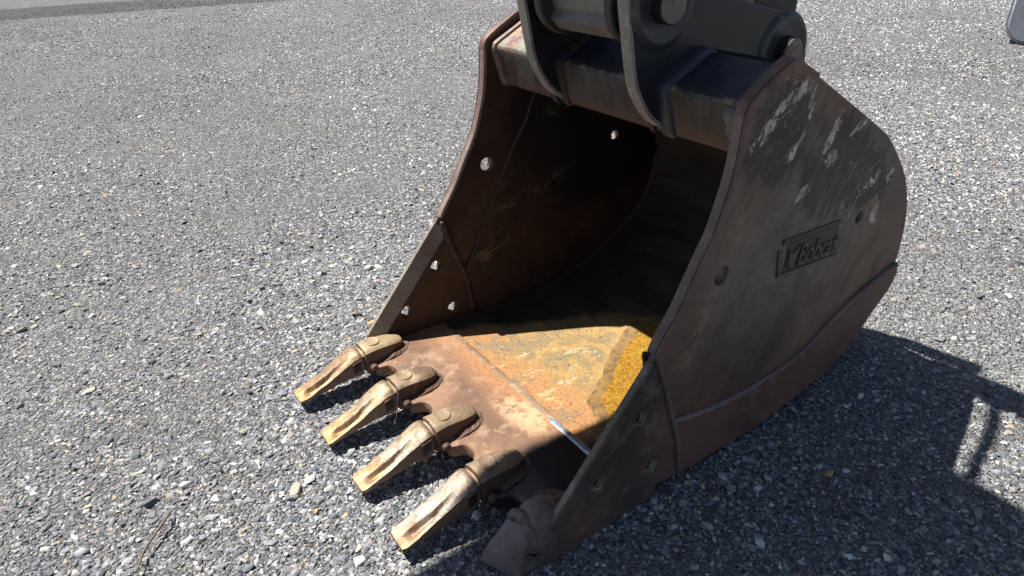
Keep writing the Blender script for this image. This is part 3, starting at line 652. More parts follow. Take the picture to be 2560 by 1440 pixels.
    for i, p in enumerate(rim):
        q0, q1 = rim[max(i-1, 0)], rim[min(i+1, len(rim)-1)]; d = Vector((q1[0]-q0[0], q1[2]-q0[2])).normalized(); nn = Vector((-d.y, d.x))*0.0045
        w0 = TH/2+0.0015
        secs.append([(p[0]+nn.x*0.75, p[1]-w0*0.75, p[2]+nn.y*0.75), (p[0]+nn.x, p[1]-w0*0.4, p[2]+nn.y), (p[0]+nn.x, p[1]+w0*0.4, p[2]+nn.y), (p[0]+nn.x*0.75, p[1]+w0*0.75, p[2]+nn.y*0.75), (p[0]-nn.x, p[1]+w0, p[2]-nn.y), (p[0]-nn.x, p[1]-w0, p[2]-nn.y)])
    ro = loft('plate_rim', secs, M_EDGE, bucket); ro.data.materials.append(M_BAND)
    for f in ro.data.polygons:
        if f.center.z > L(0, 0, 0.37).z: f.material_index = 1

# shell: floor and curved back
SHELL = catmull([(a, b, 0) for a, b in [(-0.22,-0.566),(-0.10,-0.572),(0.0,-0.575),(0.10,-0.575),(0.18,-0.573),(0.26,-0.564),(0.36,-0.542),(0.47,-0.503),(0.58,-0.448),(0.68,-0.385),(0.76,-0.310),(0.81,-0.220),(0.828,-0.12),(0.818,-0.02),(0.785,0.06),(0.73,0.125),(0.66,0.185),(0.58,0.235),(0.45,0.305),(0.30,0.383),(0.205,0.432)]], 5)
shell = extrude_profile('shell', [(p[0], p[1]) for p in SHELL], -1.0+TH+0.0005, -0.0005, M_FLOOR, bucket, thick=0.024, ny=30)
# bottom plates that close the wear zone under the curved shell
extrude_profile('heel_plate', [(p[0], p[1]+0.004) for p in BACK if p[1] < -0.24][::-1], -0.995, 0.022, M_WEAR, bucket, thick=0.012, ny=6)
# fillet welds along the inside corners
for y in (-0.004, -1.0+TH+0.004):
    tube('weld_bead', [(p[0], y, p[1]+0.003) for p in SHELL[:95:2]], 0.006, M_WELD_DK, bucket, 6, 0.15)

# cutting edge with scallops between the teeth
TEETH = [-0.034-0.2372*k for k in range(5)]
edge = [(-0.222, 0.0)]
for k, ty in enumerate(TEETH[:4]):
    yb = TEETH[k+1]
    edge += [(-0.500, ty), (-0.515, ty-0.045), (-0.523, ty-0.062), (-0.512, ty-0.075), (-0.487, ty-0.088), (-0.478, ty-0.118), (-0.490, ty-0.148), (-0.512, ty-0.166), (-0.524, ty-0.178), (-0.515, ty-0.195)]
edge += [(-0.500, -0.972), (-0.222, -0.972)]
def lip():
    fe = catmull([(a, b, 0) for a, b in edge[1:-1]], 5)
    ys_ = np.array([p[1] for p in fe])[::-1]; us_ = np.array([p[0] for p in fe])[::-1]
    o_ = np.argsort(ys_); ys_, us_ = ys_[o_], us_[o_]
    ny, nr = 300, 14; vs = []; fs = []
    for j in range(ny+1):
        y = -0.002-0.968*j/ny; uf = float(np.interp(y, ys_, us_))+random.uniform(-0.0008, 0.0008); row = []
        for k in range(nr+1):
            u = -0.222+(uf+0.006+0.222)*k/nr; z = -0.557-max(0, -0.40-u)*0.10; row.append((u, z))
        z = row[-1][1]
        row += [(uf+0.002, z-0.002), (uf, z-0.007), (uf, z-0.034), (uf+0.003, z-0.040), (-0.222, -0.603)]
        vs += [L(u, y, z) for u, z in row]
    m = nr+6
    for j in range(ny):
        for k in range(m): fs.append((j*m+k, j*m+(k+1) % m, (j+1)*m+(k+1) % m, (j+1)*m+k))
    me = bpy.data.meshes.new('cutting_edge'); me.from_pydata(vs, [], fs); me.update()
    bm = bmesh.new(); bm.from_mesh(me); bmesh.ops.recalc_face_normals(bm, faces=bm.faces); bm.to_mesh(me); bm.free(); smooth(me, 35)
    return link('cutting_edge', me, M_LIP, bucket)
lip()
tube('weld_bead', densify([(-0.222, -0.002, -0.5605), (-0.222, -0.70, -0.5605)], 60), 0.0115, rust_steel('seam_weld', (0.27, 0.185, 0.115), (0.21, 0.115, 0.07), (0.40, 0.33, 0.23), 0.6, 0.65, fine=0.5), bucket, 10, 0.14, 0.22)
def sky_sheen_weld():
    t = NT('wet_weld_sky_sheen'); n = t.noise(60, 6, 0.7)
    return t.done(t.mix(t.step(n, 0.4, 0.6), (0.36, 0.38, 0.43), (0.27, 0.27, 0.30)), 0.3, 0.35, t.bump(n, 0.2, 0.002))  # pale blue base colour stands in for sky reflected in the wet bead
tube('weld_bead', densify([(-0.224, -0.66, -0.5585), (-0.224, -0.971, -0.5575)], 40), 0.0078, sky_sheen_weld(), bucket, 12, 0.05, 0.4)

# torque tube
TUBE = catmull([(0.068,0.274,0),(0.046,0.335,0),(0.033,0.374,0),(0.034,0.385,0),(0.042,0.394,0),(0.10,0.424,0),(0.150,0.450,0),(0.165,0.455,0),(0.182,0.449,0),(0.24,0.418,0),(0.30,0.385,0),(0.305,0.373,0),(0.25,0.33,0),(0.16,0.283,0),(0.085,0.265,0)], 3, True)
extrude_profile('torque_tube', [(p[0], p[1]) for p in TUBE], -1.0+TH+0.001, -0.001, M_TUBE, bucket, closed=True, ny=40)
def tube_ring(y0, y1, grow):
    cu_, cv_ = 0.15, 0.36
    pr = [(p[0], p[1]) for p in TUBE if True]
    P = [Vector(p) for p in pr]; m = len(P); res = []
    for i in range(m):
        d = (P[(i+1) % m]-P[(i-1) % m]).normalized(); n_ = Vector((-d.y, d.x))
        c = P[i]-Vector((cu_, cv_)); n_ = n_ if n_.dot(c) > 0 else -n_
        res.append(P[i]+n_*grow)
    return res
def weld_collar(yw, direction, mat, size=0.030, grow=0.012):
    secs = []
    for f, g in ((0, 1), (0.35, 1.0), (0.8, 0.75), (1.0, -0.1)):
        secs.append([(p.x, yw+direction*size*f, p.y) for p in tube_ring(0, 0, grow*g)])
    return loft('weld_collar', secs, mat, bucket)
M_COLLARW = paint_mat('collar_paint', (0.035, 0.038, 0.047), (0.12, 0.11, 0.10), 0.68, 0.4)
EAR_N, EAR_F, ET = -0.722, -0.300, 0.030
weld_collar(EAR_N, -1, M_COLLARW, 0.040, 0.010); weld_collar(EAR_F, 1, M_COLLARW)
weld_collar(EAR_N+ET, 1, M_WELD_DK, 0.022, 0.009); weld_collar(EAR_F-ET, -1, M_WELD_DK, 0.022, 0.009)
weld_collar(-0.004, -1, M_EDGE, 0.020, 0.009)
# blob of old silicone grey at the tube's near end
def smear():
    t = NT('grey_smear'); n = t.noise(40, 5, 0.7)
    m = t.done(t.mix(n, (0.11, 0.105, 0.085), (0.19, 0.18, 0.155)), 0.6, 0, t.bump(n, 0.4, 0.004))
    ring = [(-0.955, 0.375), (-0.925, 0.378), (-0.915, 0.355), (-0.922, 0.335), (-0.915, 0.31), (-0.94, 0.288), (-0.968, 0.285), (-0.970, 0.33), (-0.968, 0.37)]
    fu = lambda v: 0.068+(v-0.274)/(0.374-0.274)*(0.033-0.068)
    s0 = [(fu(v)-0.001, y, v) for y, v in ring]; s1 = [(fu(v)-0.0075, y*0.85-0.945*0.15, v*0.85+0.335*0.15) for y, v in ring]; s2 = [(fu(v)-0.010, y*0.5-0.945*0.5, v*0.5+0.335*0.5) for y, v in ring]
    loft('weld_smear', [s0, s1, s2], m, bucket)
smear()

# ears with bosses and pins
PF, PR = (0.019, 0.569), (0.502, 0.417)
EAR = [(-0.094,0.605),(-0.084,0.555),(-0.073,0.508),(-0.061,0.455),(-0.048,0.406),(-0.034,0.376),(-0.018,0.351),(-0.002,0.330),(0.015,0.312),(0.045,0.290),(0.085,0.272),(0.120,0.278),(0.150,0.33),(0.220,0.40),(0.30,0.378),(0.48,0.295),(0.58,0.243),(0.612,0.225),(0.624,0.27),(0.622,0.34),(0.619,0.395),(0.608,0.432),(0.594,0.460),(0.574,0.484),(0.546,0.503),(0.515,0.514),(0.453,0.526),(0.372,0.544),(0.307,0.560),(0.245,0.583),(0.185,0.615),(0.135,0.648),(0.075,0.675),(0.015,0.687),(-0.050,0.672),(-0.082,0.645)]
for y0 in (EAR_N, EAR_F-ET):
    out = -1 if y0 == EAR_N else 1
    yo = EAR_N if out < 0 else EAR_F
    ear = plate('ear', EAR, yo, yo-out*ET, M_EAR, bucket, (), 0.003, 0.0)
    fr = catmull([(a, yo-out*ET/2, b) for a, b in EAR[:11]], 5)
    secs = []
    for i, p in enumerate(fr):
        q0, q1 = fr[max(i-1, 0)], fr[min(i+1, len(fr)-1)]; d = Vector((q1[0]-q0[0], q1[2]-q0[2])).normalized(); nn = Vector((d.y, -d.x))*0.003; w0 = ET/2+0.001
        if nn.x > 0 and i < 10: nn = -nn
        secs.append([(p[0]+nn.x, p[1]-w0, p[2]+nn.y), (p[0]+nn.x, p[1]+w0, p[2]+nn.y), (p[0]-nn.x*2, p[1]+w0, p[2]-nn.y*2), (p[0]-nn.x*2, p[1]-w0, p[2]-nn.y*2)])
    o = loft('ear_edge', secs, M_EAR_EDGE, bucket); o.parent = bucket
    for (cu_, cv_), r in ((PF, 0.078), (PR, 0.080)):
        ring = [(yo+out*0.0005, r+0.024), (yo+out*0.005, r+0.020), (yo+out*0.010, r+0.010), (yo+out*0.0095, r+0.002), (yo+out*0.006, r-0.006), (yo+out*0.0055, 0.05), (yo+out*0.0055, 0.0)]
        b = lathe_y('boss_ring', ring, cu_, cv_, M_BOSS, ear)
for (cu_, cv_), r in ((PF, 0.0415), (PR, 0.0415)):
    pin = lathe_y('pivot_pin', [(EAR_N-0.034, 0.0), (EAR_N-0.034, r-0.003), (EAR_N-0.032, r), (EAR_F+0.034, r), (EAR_F+0.036, r-0.003), (EAR_F+0.036, 0.0)], cu_, cv_, M_COLLAR, bucket)
    face = lathe_y('pin_face', [(EAR_N-0.0372, 0.0045), (EAR_N-0.0372, r-0.004), (EAR_N-0.0335, r-0.0022)], cu_, cv_, M_PIN, pin)
    lathe_y('grease_hole', [(EAR_N-0.0350, 0.0), (EAR_N-0.0350, 0.0046)], cu_, cv_, M_COLLAR, pin, 12)

# teeth
def sect(u, yc, hw, zt, zb, ch, n_top=9, groove=0.0, gw=0.5, gc=0.0, botw=1.0):
    """ring: bottom left, left side, chamfer, top across, chamfer, right side, bottom right"""
    H = zt-zb
    ring = [(u, yc+hw*botw*0.9, zb), (u, yc+hw*botw, zb+0.15*H), (u, yc+hw, zb+0.45*H), (u, yc+hw*(1-ch*0.25), zt-ch*H*0.55)]
    for k in range(n_top):
        t = 1-2*k/(n_top-1); yy = t*hw*(1-ch)
        dt = (t-gc)/(gw*0.42 if t > gc else gw)
        g = groove*max(0.0, 1-dt*dt)
        crown = -0.06*H*(t*t)
        ring.append((u, yc+yy, zt+crown-g))
    ring += [(u, yc-hw*(1-ch*0.25), zt-ch*H*0.55), (u, yc-hw, zb+0.45*H), (u, yc-hw*botw, zb+0.15*H), (u, yc-hw*botw*0.9, zb)]
    return ring
def soften(o):
    md = o.modifiers.new('soften', 'SUBSURF'); md.levels = 1; md.render_levels = 1
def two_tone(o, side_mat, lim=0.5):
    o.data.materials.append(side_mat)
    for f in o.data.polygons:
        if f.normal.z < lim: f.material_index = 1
def lerp(a, b, t): return a+(b-a)*t
def interp(xs, ys, x):
    return float(np.interp(x, xs, ys))
def make_tooth(yc, worn):
    ad = None
    # adapter: oval nose welded over the lip, boxy front
    secs = []
    A_u = [-0.393, -0.396, -0.402, -0.412, -0.428, -0.45, -0.475, -0.505, -0.53, -0.543, -0.546, -0.548, -0.566]
    A_w = [0.010, 0.018, 0.025, 0.031, 0.036, 0.040, 0.042, 0.0425, 0.043, 0.044, 0.043, 0.037, 0.036]
    A_z = [-0.545, -0.533, -0.527, -0.523, -0.519, -0.515, -0.512, -0.510, -0.5105, -0.512, -0.514, -0.525, -0.528]
    A_b = [-0.575, -0.575, -0.575, -0.578, -0.582, -0.586, -0.590, -0.596, -0.600, -0.600, -0.598, -0.590, -0.588]
    for u, w_, z, b in zip(A_u, A_w, A_z, A_b):
        secs.append(sect(u, yc, w_, z, b, 0.26, 11))
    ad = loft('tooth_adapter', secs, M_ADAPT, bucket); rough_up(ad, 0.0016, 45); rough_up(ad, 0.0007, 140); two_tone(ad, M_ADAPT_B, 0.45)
    # cast pad on top
    pr = []
    for k in range(24):
        t = 2*math.pi*k/24; pr.append((math.cos(t), math.sin(t)))
    zs = lambda u: interp(A_u[::-1], A_z[::-1], u)
    s0 = [(-0.503+0.0265*a, yc+0.003+0.0265*b, zs(-0.503+0.0265*a)-0.006-0.006*b*b) for a, b in pr]
    s1 = [(-0.503+0.0262*a, yc+0.003+0.0262*b, zs(-0.503+0.0265*a)+0.0020-0.002*b*b) for a, b in pr]
    s2 = [(-0.503+0.0235*a, yc+0.003+0.0235*b, zs(-0.503+0.0235*a)+0.0036-0.002*b*b) for a, b in pr]
    s3 = [(-0.503+0.019*a, yc+0.003+0.019*b, zs(-0.503+0.019*a)+0.0016-0.001*b*b) for a, b in pr]
    loft('cast_pad', [s0, s1, s2, s3], M_ADAPT, ad)
    # weld ripples round the back of the nose
    for off, rr in ((0.001, 0.0042), (0.0085, 0.0040), (0.0155, 0.0032)):
        pts = []
        for k in range(27):
            t = math.pi*(-0.5+k/26); 
            pts.append((-0.455+(0.060+off)*math.cos(t), yc-(0.039+off)*math.sin(t)-0.004, -0.5565-0.15*off+random.uniform(-0.001, 0.001)))
        pts = [(-0.500, yc+0.045+off*0.5, -0.572)]+pts+[(-0.505, yc-0.047-off*0.7, -0.572)]
        tube('weld_ripple', pts, rr, M_ADAPT_B, ad, 7, 0.25)
    for sgn in (-1, 1):
        me = lathe_y('weld_knob', [(yc+sgn*0.060-0.012, 0.002), (yc+sgn*0.060-0.009, 0.010), (yc+sgn*0.060, 0.0145), (yc+sgn*0.060+0.009, 0.010), (yc+sgn*0.060+0.012, 0.002)], -0.528, -0.572, M_ADAPT_B, ad, 12)
    # tip
    secs = []
    su = [0, 0.03, 0.07, 0.14, 0.22, 0.28, 0.34, 0.40, 0.46, 0.52, 0.58, 0.64, 0.70, 0.76, 0.81, 0.85, 0.89, 0.93, 0.965, 0.985, 1.0]
    for s in su:
        u = -0.558-0.221*s
        hw = interp([0, 0.03, 0.07, 0.3, 0.6, 0.95, 1], [0.0445, 0.0465, 0.0465, 0.0425, 0.0395, 0.0388, 0.0330], s)
        zt = interp([0, 0.03, 0.12, 0.3, 0.5, 0.8, 0.93, 1], [-0.518, -0.5155, -0.519, -0.543, -0.572, -0.604, -0.614, -0.621], s)+worn*s
        zb = interp([0, 0.15, 0.3, 0.6, 1], [-0.596, -0.598, -0.600, -0.614, -0.631], s)
        g = interp([0, 0.24, 0.34, 0.5, 0.66, 0.80, 0.87, 0.91, 1], [0, 0, 0.008, 0.0165, 0.019, 0.016, 0.009, 0, 0], s)
        gw = interp([0, 0.3, 0.6, 0.9, 1], [0.25, 0.32, 0.55, 0.75, 0.6], s)
        gc = interp([0, 0.25, 0.9], [-0.50, -0.48, -0.18], s)
        ch = interp([0, 0.2, 0.6, 0.9, 1], [0.30, 0.34, 0.24, 0.16, 0.12], s)
        secs.append(sect(u, yc, hw, zt, zb, ch, 25, g, gw, gc))
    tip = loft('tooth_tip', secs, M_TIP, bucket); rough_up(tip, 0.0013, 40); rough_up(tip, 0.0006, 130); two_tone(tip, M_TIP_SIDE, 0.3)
    # side slot with the lock pin, both sides
    for sgn in (-1, 1):
        yf = yc+sgn*0.0452
        fr = [(-0.568, -0.540), (-0.592, -0.548), (-0.592, -0.580), (-0.568, -0.574)]
        cx_, cz_ = -0.580, -0.5605
        out_ = [(a, yf, b) for a, b in fr]
        o1 = [(cx_+(a-cx_)*1.42, yf-sgn*0.002, cz_+(b-cz_)*1.38) for a, b in fr]
        o2 = [(cx_+(a-cx_)*1.25, yf+sgn*0.0016, cz_+(b-cz_)*1.20) for a, b in fr]
        o3 = [(cx_+(a-cx_)*1.02, yf+sgn*0.0018, cz_+(b-cz_)*1.02) for a, b in fr]
        o4 = [(cx_+(a-cx_)*1.0, yf-sgn*0.001, cz_+(b-cz_)*1.0) for a, b in fr]
        loft('pin_slot', [o1, o2, o3, o4], M_ADAPT_B, tip)
        dk = [(cx_+(a-cx_)*1.01, yf+sgn*0.0019, cz_+(b-cz_)*1.01) for a, b in fr]; dk2 = [(cx_+(a-cx_)*1.0, yf+sgn*0.0022, cz_+(b-cz_)*1.0) for a, b in fr]
        loft('slot_shade', [dk, dk2], M_COLLAR, tip)  # flat black sheet standing in for the shade inside the slot
        pn = [(cx_+0.004, -0.552), (cx_-0.004, -0.554), (cx_-0.004, -0.570), (cx_+0.004, -0.568)]
        loft('lock_pin', [[(a, yf+sgn*0.0022, b) for a, b in pn], [(a, yf+sgn*0.0042, b) for a, b in pn]], M_WELD_DK, tip)
for k in range(4): make_tooth(TEETH[k], (0.0, -0.003, 0.001, 0.002)[k])
# bare worn corner nose under the near plate (its tip is gone) and the cast corner it grows from
M_CORNER = rust_steel('corner_cast_rust', (0.180, 0.122, 0.100), (0.085, 0.058, 0.050), (0.36, 0.30, 0.26), 0.35, 0.6, fine=0.4, bumpk=0.6)
yc = -0.9535
secs = []
for u, hw, zt, zb in ((-0.405, 0.025, -0.530, -0.640), (-0.43, 0.040, -0.505, -0.655), (-0.455, 0.048, -0.490, -0.662), (-0.475, 0.0515, -0.480, -0.664), (-0.500, 0.0525, -0.478, -0.664), (-0.522, 0.053, -0.483, -0.663), (-0.537, 0.051, -0.497, -0.658)):
    secs.append(sect(u, yc, hw, zt, zb, 0.35))
o = loft('corner_adapter', secs, M_CORNER, bucket); rough_up(o, 0.0042, 24); rough_up(o, 0.0016, 60); soften(o)
secs = []
for u, hw, zt, zb in ((-0.520, 0.044, -0.512, -0.650), (-0.540, 0.0435, -0.520, -0.648), (-0.556, 0.043, -0.530, -0.645), (-0.580, 0.042, -0.551, -0.640), (-0.604, 0.041, -0.575, -0.634), (-0.628, 0.040, -0.603, -0.630), (-0.642, 0.038, -0.621, -0.629)):
    secs.append(sect(u, yc+0.004, hw, zt, zb, 0.20))
o = loft('worn_nose', secs, rust_steel('worn_nose_steel', (0.215, 0.165, 0.155), (0.125, 0.085, 0.078), (0.33, 0.275, 0.26), 0.4, 0.5, metal=0.2), bucket); rough_up(o, 0.0030, 22); rough_up(o, 0.0012, 60)
for v in o.data.vertices:
    t = min(1, max(0, ((yc+0.052)-(v.co.y/S+Y0))/0.10)); du = v.co.x/S+U0+0.52
    if du < 0: v.co.x += -du*S*0.55*t; v.co.z -= -du*S*0.22*t
smooth(o.data, 28)
tube('nose_collar', [(-0.538, yc+0.004+0.046*math.cos(t), -0.578+0.070*math.sin(t)) for t in [math.pi*(-0.15+1.3*k/24) for k in range(25)]], 0.0085, M_CORNER, bucket, 8, 0.3)
for off, rr in ((0.004, 0.007), (0.016, 0.006)):
    pts = [(-0.45+(0.055+off)*math.cos(t), yc+0.01-(0.05+off)*math.sin(t), -0.553) for t in [math.pi*(-0.5+k/26) for k in range(18)]]
    tube('weld_ripple', pts, rr, M_ADAPT_B, o, 7, 0.25)

# raised maker's plate on the near side: frame bars, lettering and emblem
yn = -1.0
def raised(name, poly, h, mat, parent, base=yn, bev=0.0008): return plate(name, poly, base-h, base+0.0005, mat, parent, (), bev, 0)
M_BADGE = rust_steel('badge_plate_rust', (0.082, 0.066, 0.057), (0.060, 0.048, 0.042), (0.12, 0.10, 0.085), 0.3, 0.6)
badge = raised('name_plate', [(0.262,0.008),(0.488,0.004),(0.506,-0.086),(0.264,-0.072)], 0.0014, M_BADGE, bucket)
raised('frame_bar', [(0.236,0.026),(0.490,0.020),(0.492,0.007),(0.240,0.012)], 0.0040, M_BADGE, badge)
raised('frame_bar', [(0.222,0.000),(0.241,-0.004),(0.253,-0.076),(0.236,-0.080)], 0.0048, M_WEAR, badge)
raised('frame_bar', [(0.262,-0.0735),(0.506,-0.0875),(0.506,-0.0915),(0.262,-0.0785)], 0.0034, M_BADGE, badge)
M_LETTER = rust_steel('rubbed_lettering', (0.125, 0.088, 0.072), (0.085, 0.062, 0.052), (0.19, 0.15, 0.125), 0.4, 0.6)
def lettering():
    fc = bpy.data.curves.new('tmp', 'FONT'); fc.body = 'Bobcat'; fc.size = 1.0; fc.extrude = 0.02; fc.shear = 0.22; fc.offset = 0.012; fc.space_character = 0.98
    me = curve_to_mesh(fc)
    co = np.empty(len(me.vertices)*3); me.vertices.foreach_get('co', co); co = co.reshape(-1, 3)
    mn, mx = co.min(0), co.max(0); t = (co-mn)/(mx-mn)
    u = 0.316+0.178*t[:, 0]; v = -0.0685-0.010*t[:, 0]+0.062*t[:, 1]; y = yn-0.0010-0.0050*t[:, 2]
    me.vertices.foreach_set('co', np.array([L(a, b, c) for a, b, c in zip(u, y, v)]).ravel()); me.update()
    bm = bmesh.new(); bm.from_mesh(me); bmesh.ops.recalc_face_normals(bm, faces=bm.faces); bm.to_mesh(me); bm.free()
    link('raised_lettering', me, M_LETTER, badge)
lettering()
E1 = [(0.268,-0.006),(0.276,-0.021),(0.291,-0.022),(0.300,-0.017),(0.313,-0.003),(0.309,-0.022),(0.302,-0.033),(0.306,-0.043),(0.300,-0.049),(0.304,-0.058),(0.296,-0.056),(0.292,-0.064),(0.287,-0.057),(0.283,-0.068),(0.279,-0.059),(0.270,-0.062),(0.275,-0.051),(0.267,-0.047),(0.273,-0.038),(0.270,-0.024)]
raised('cat_emblem', E1, 0.0060, M_LETTER, badge)

# rusty puddle on the floor against the near side
def puddle(name, grow, lift, mat):
    ring = [(-0.055,-0.72),(-0.03,-0.665),(0.03,-0.62),(0.09,-0.585),(0.15,-0.545),(0.215,-0.50),(0.29,-0.475),(0.36,-0.49),(0.40,-0.56),(0.41,-0.70),(0.40,-0.85),(0.30,-0.955),(0.12,-0.96),(-0.04,-0.955),(-0.10,-0.90),(-0.11,-0.80)]
    ring = catmull([(a, b, 0) for a, b in ring], 7, True)
    cx_, cy_ = 0.17, -0.74; us = [p[0] for p in SHELL[:60]]; vsf = [p[1] for p in SHELL[:60]]
    vs = []; fs = []; nr = 16; m = len(ring)
    for j in range(nr+1):
        f = (j/nr)*grow
        for k, p in enumerate(ring):
            jit = 1+0.02*math.sin(k*0.31)+0.012*math.sin(k*0.83+1)+0.006*math.sin(k*1.9)
            u, y = cx_+(p[0]-cx_)*f*jit, max(cy_+(p[1]-cy_)*f*jit, -0.968)
            vs.append(L(u, y, interp(us, vsf, u)+lift*(1 if j < nr else 0.2)))
    for j in range(nr):
        for k in range(m): fs.append((j*m+k, j*m+(k+1) % m, (j+1)*m+(k+1) % m, (j+1)*m+k))
    me = bpy.data.meshes.new(name); me.from_pydata(vs, [], fs); me.update()
    bm = bmesh.new(); bm.from_mesh(me); bmesh.ops.remove_doubles(bm, verts=bm.verts, dist=1e-5); bmesh.ops.recalc_face_normals(bm, faces=bm.faces); bm.to_mesh(me); bm.free()
    smooth(me, 60)
    return link(name, me, mat)
pud = puddle('puddle', 1.0, 0.0032, M_WATER); pud.rotation_euler = (0, TILT, 0)
tag(pud, 'wet golden orange puddle of rusty water on the bucket floor', 'puddle')
rimo = puddle('puddle_rim', 1.19, 0.0016, M_RIM); rimo.parent = pud

# ------------------------------------------------------------------ excavator arm that carries the bucket
arm = bpy.data.objects.new('excavator', None); C.objects.link(arm); arm.rotation_euler = (0, TILT, 0)
arm.location = Wd(PF[0], -0.4875, PF[1]); 
tag(arm, 'dark charcoal arm end of an excavator pinned between the ears of the bucket', 'excavator')
ARM_PARTS = []
def apart(o):
    o.parent = arm; o.matrix_parent_inverse = Matrix.Translation(-L(PF[0], -0.4875, PF[1])); return o
YA, YB = -0.640, -0.378
# arm end: bushing, thrust discs, cheek plates and cross bar
apart(lathe_y('bushing', [(YA, 0.0), (YA, 0.062), (YB, 0.062), (YB, 0.0)], *PF, M_BUSH, None))
for ya, yb, r in ((-0.684, -0.662, 0.070), (-0.655, -0.628, 0.097), (-0.394, -0.366, 0.103), (-0.360, -0.338, 0.084)):
    apart(lathe_y('thrust_disc', [(ya, 0.0), (ya, r-0.004), (ya+0.004, r), (yb-0.004, r), (yb, r-0.004), (yb, 0.0)], *PF, M_ARM, None, 56))
apart(plate('cross_bar', [(-0.046,0.512),(-0.016,0.484),(0.000,0.502),(-0.032,0.536)], -0.632, -0.390, M_BUSH, None, (), 0.003))
apart(plate('arm_box', [(-0.06,0.67),(0.11,0.67),(0.12,0.80),(-0.02,1.25),(-0.13,1.64),(-0.45,2.6),(-0.85,2.6),(-0.42,1.0)], -0.62, -0.355, M_ARM, None, (), 0.006))
for y in (-0.6535, -0.391): apart(plate('arm_cheek', [(-0.070,0.605),(0.105,0.605),(0.15,0.80),(-0.16,0.80)], y, y+0.022, M_ARM, None, (), 0.004))
# link from the rear pin, bucket cylinder and an unseen slab overhead, added to cast shade
for y in (-0.670, -0.350): apart(plate('link_plate', [(0.43,0.38),(0.465,0.335),(0.525,0.325),(0.578,0.355),(0.602,0.41),(0.612,0.51),(0.610,0.80),(0.55,1.02),(0.45,1.02),(0.425,0.60)], y, y+0.030, M_ARM, None, (), 0.004, smooth_outline=4))
apart(lathe_y('link_bushing', [(-0.638, 0.0), (-0.638, 0.066), (-0.352, 0.066), (-0.352, 0.0)], *PR, M_ARM, None))
apart(tube('cylinder_rod', densify([(0.50, -0.4875, 0.95), (0.47, -0.4875, 1.10)], 2), 0.030, M_BUSH, None, 20))
apart(tube('cylinder_barrel', densify([(0.475, -0.4875, 1.06), (0.27, -0.4875, 1.80), (0.06, -0.4875, 2.5)], 4), 0.043, M_ARM, None, 24))
apart(tube('hydraulic_hose', catmull([(0.30,-0.48,1.50),(0.20,-0.4875,1.56),(0.08,-0.4875,1.62),(-0.02,-0.4875,1.655),(-0.14,-0.4875,1.71)], 6), 0.011, M_COLLAR, None, 12))
apart(tube('hydraulic_hose', catmull([(0.46,-0.44,0.535),(0.55,-0.46,0.52),(0.62,-0.48,0.55),(0.66,-0.5,0.66),(0.60,-0.5,0.9),(0.5,-0.45,1.3)], 8), 0.022, M_COLLAR, None, 14))
# unseen slab added over the bucket mouth, outline shaped to the shadow edge
def shade_slab():
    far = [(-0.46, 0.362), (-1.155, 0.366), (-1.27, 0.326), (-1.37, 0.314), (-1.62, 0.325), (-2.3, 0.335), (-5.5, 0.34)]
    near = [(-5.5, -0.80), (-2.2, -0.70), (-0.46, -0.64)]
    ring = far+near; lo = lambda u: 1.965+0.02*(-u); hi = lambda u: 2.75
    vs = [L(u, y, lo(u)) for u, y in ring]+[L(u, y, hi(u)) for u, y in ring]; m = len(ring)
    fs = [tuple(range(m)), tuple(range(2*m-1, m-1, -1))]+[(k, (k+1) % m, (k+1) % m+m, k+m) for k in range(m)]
    me = bpy.data.meshes.new('shade_slab'); me.from_pydata(vs, [], fs); me.update()
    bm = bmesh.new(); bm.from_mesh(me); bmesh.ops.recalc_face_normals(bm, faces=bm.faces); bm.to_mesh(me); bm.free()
    return apart(link('shade_slab', me, M_ARM))
shade_slab()

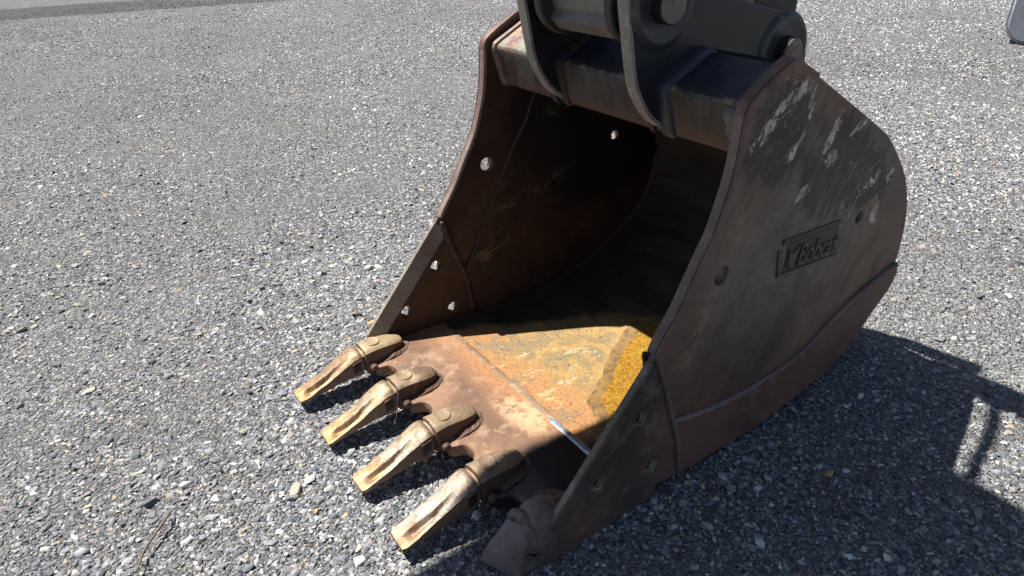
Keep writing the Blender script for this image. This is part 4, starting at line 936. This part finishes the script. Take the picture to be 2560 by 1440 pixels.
# ------------------------------------------------------------------ block at the right edge
def block():
    t = NT('speckled_dark_rubber'); n = t.noise(260, 3, 0.7); n2 = t.noise(9, 4, 0.6)
    c = t.mix(t.step(n, 0.44, 0.62), (0.20, 0.215, 0.25), (0.40, 0.43, 0.48))
    m = t.done(t.mix(t.math('MULTIPLY', t.step(n2, 0.4, 0.7), 0.3), c, (0.12, 0.12, 0.125)), 0.8, 0, t.bump(n, 0.4, 0.003))
    t2 = NT('pale_blue_paint'); m2 = t2.done((0.30, 0.55, 0.72), 0.5)
    root = bpy.data.objects.new('buffer_block', None); C.objects.link(root)
    root.location = (3.86+0.34*0.62+0.33, 0.87-0.94*0.62+0.135, 0); root.rotation_euler = (0, 0, math.radians(-70))
    # rounded slab standing on the gravel: outline in local (x, z), rounded lower corners
    prof = []
    Wb, Hb, rad = 0.62, 0.335, 0.12
    for cx_, cz_, a0 in ((-Wb+rad, rad, math.pi), (Wb-rad, rad, 1.5*math.pi)):
        for k in range(9): a = a0+k*math.pi/16; prof.append((cx_+rad*math.cos(a), cz_+rad*math.sin(a)))
    prof += [(Wb, Hb), (-Wb, Hb)]
    def prism(name, prof, d0, d1, mat, z0=0.0):
        bm = bmesh.new(); f = bm.faces.new([bm.verts.new((p[0], d0, p[1]+z0)) for p in prof])
        r = bmesh.ops.extrude_face_region(bm, geom=[f]); bmesh.ops.translate(bm, verts=[v for v in r['geom'] if isinstance(v, bmesh.types.BMVert)], vec=(0, d1-d0, 0))
        bmesh.ops.recalc_face_normals(bm, faces=bm.faces)
        bmesh.ops.bevel(bm, geom=[e for e in bm.edges if len(e.link_faces) == 2 and e.calc_face_angle(0) > 0.9], offset=0.02, segments=3, affect='EDGES', clamp_overlap=True)
        me = bpy.data.meshes.new(name); bm.to_mesh(me); bm.free(); smooth(me, 40); return link(name, me, mat, root)
    prism('buffer_body', prof, -0.35, 0.35, m, 0.0)
    prism('top_band', [(-Wb+0.02, Hb+0.001), (Wb-0.02, Hb+0.001), (Wb-0.02, Hb+0.25), (-Wb+0.02, Hb+0.25)], -0.33, 0.33, m2)
    tag(root, 'dark grey speckled rounded block with pale blue top on the far right', 'block')
block()

# ------------------------------------------------------------------ small things lying about
M_TWIG = rust_steel('twig_bark', (0.16, 0.12, 0.085), (0.09, 0.065, 0.045), (0.26, 0.21, 0.15), 0.4, 0.85, metal=0)
def ground_tube(name, pts, r, mat, label, cat):
    P = catmull([tuple(Vector((*Wd(u, y, -0.6).xy, z))) for u, y, z in pts], 6)
    o = tube(name, P, r, mat, None, 6, 0.25, raw=True); o.name = name
    return tag(o, label, cat)
ground_tube('twig', [(-1.222,-0.262,0.014),(-1.250,-0.300,0.017),(-1.285,-0.335,0.015),(-1.308,-0.365,0.016),(-1.325,-0.398,0.014),(-1.338,-0.414,0.013)], 0.0022, M_TWIG, 'thin curved dry twig lying alone on the sunlit gravel', 'twig')
tube('straw', catmull([tuple(Wd(-0.553,-0.318,-0.505)), tuple(Wd(-0.556,-0.328,-0.520)), tuple(Wd(-0.563,-0.335,-0.555)), tuple(Wd(-0.570,-0.338,-0.59)), tuple(Wd(-0.585,-0.345,-0.612))], 6), 0.0011, M_TWIG, None, 5, 0.2, raw=True)
tag(bpy.data.objects['straw'], 'thin dry straw hanging between the second tooth and its adapter', 'straw')
tube('grass_stalk', catmull([tuple(Wd(-0.185,-0.467,-0.5655)), tuple(Wd(-0.202,-0.547,-0.5620)), tuple(Wd(-0.212,-0.623,-0.5552))], 5), 0.0007, M_TWIG, None, 5, 0.2, raw=True)
tag(bpy.data.objects['grass_stalk'], 'short pale dry stalk lying across the weld seam of the bucket floor', 'stalk')
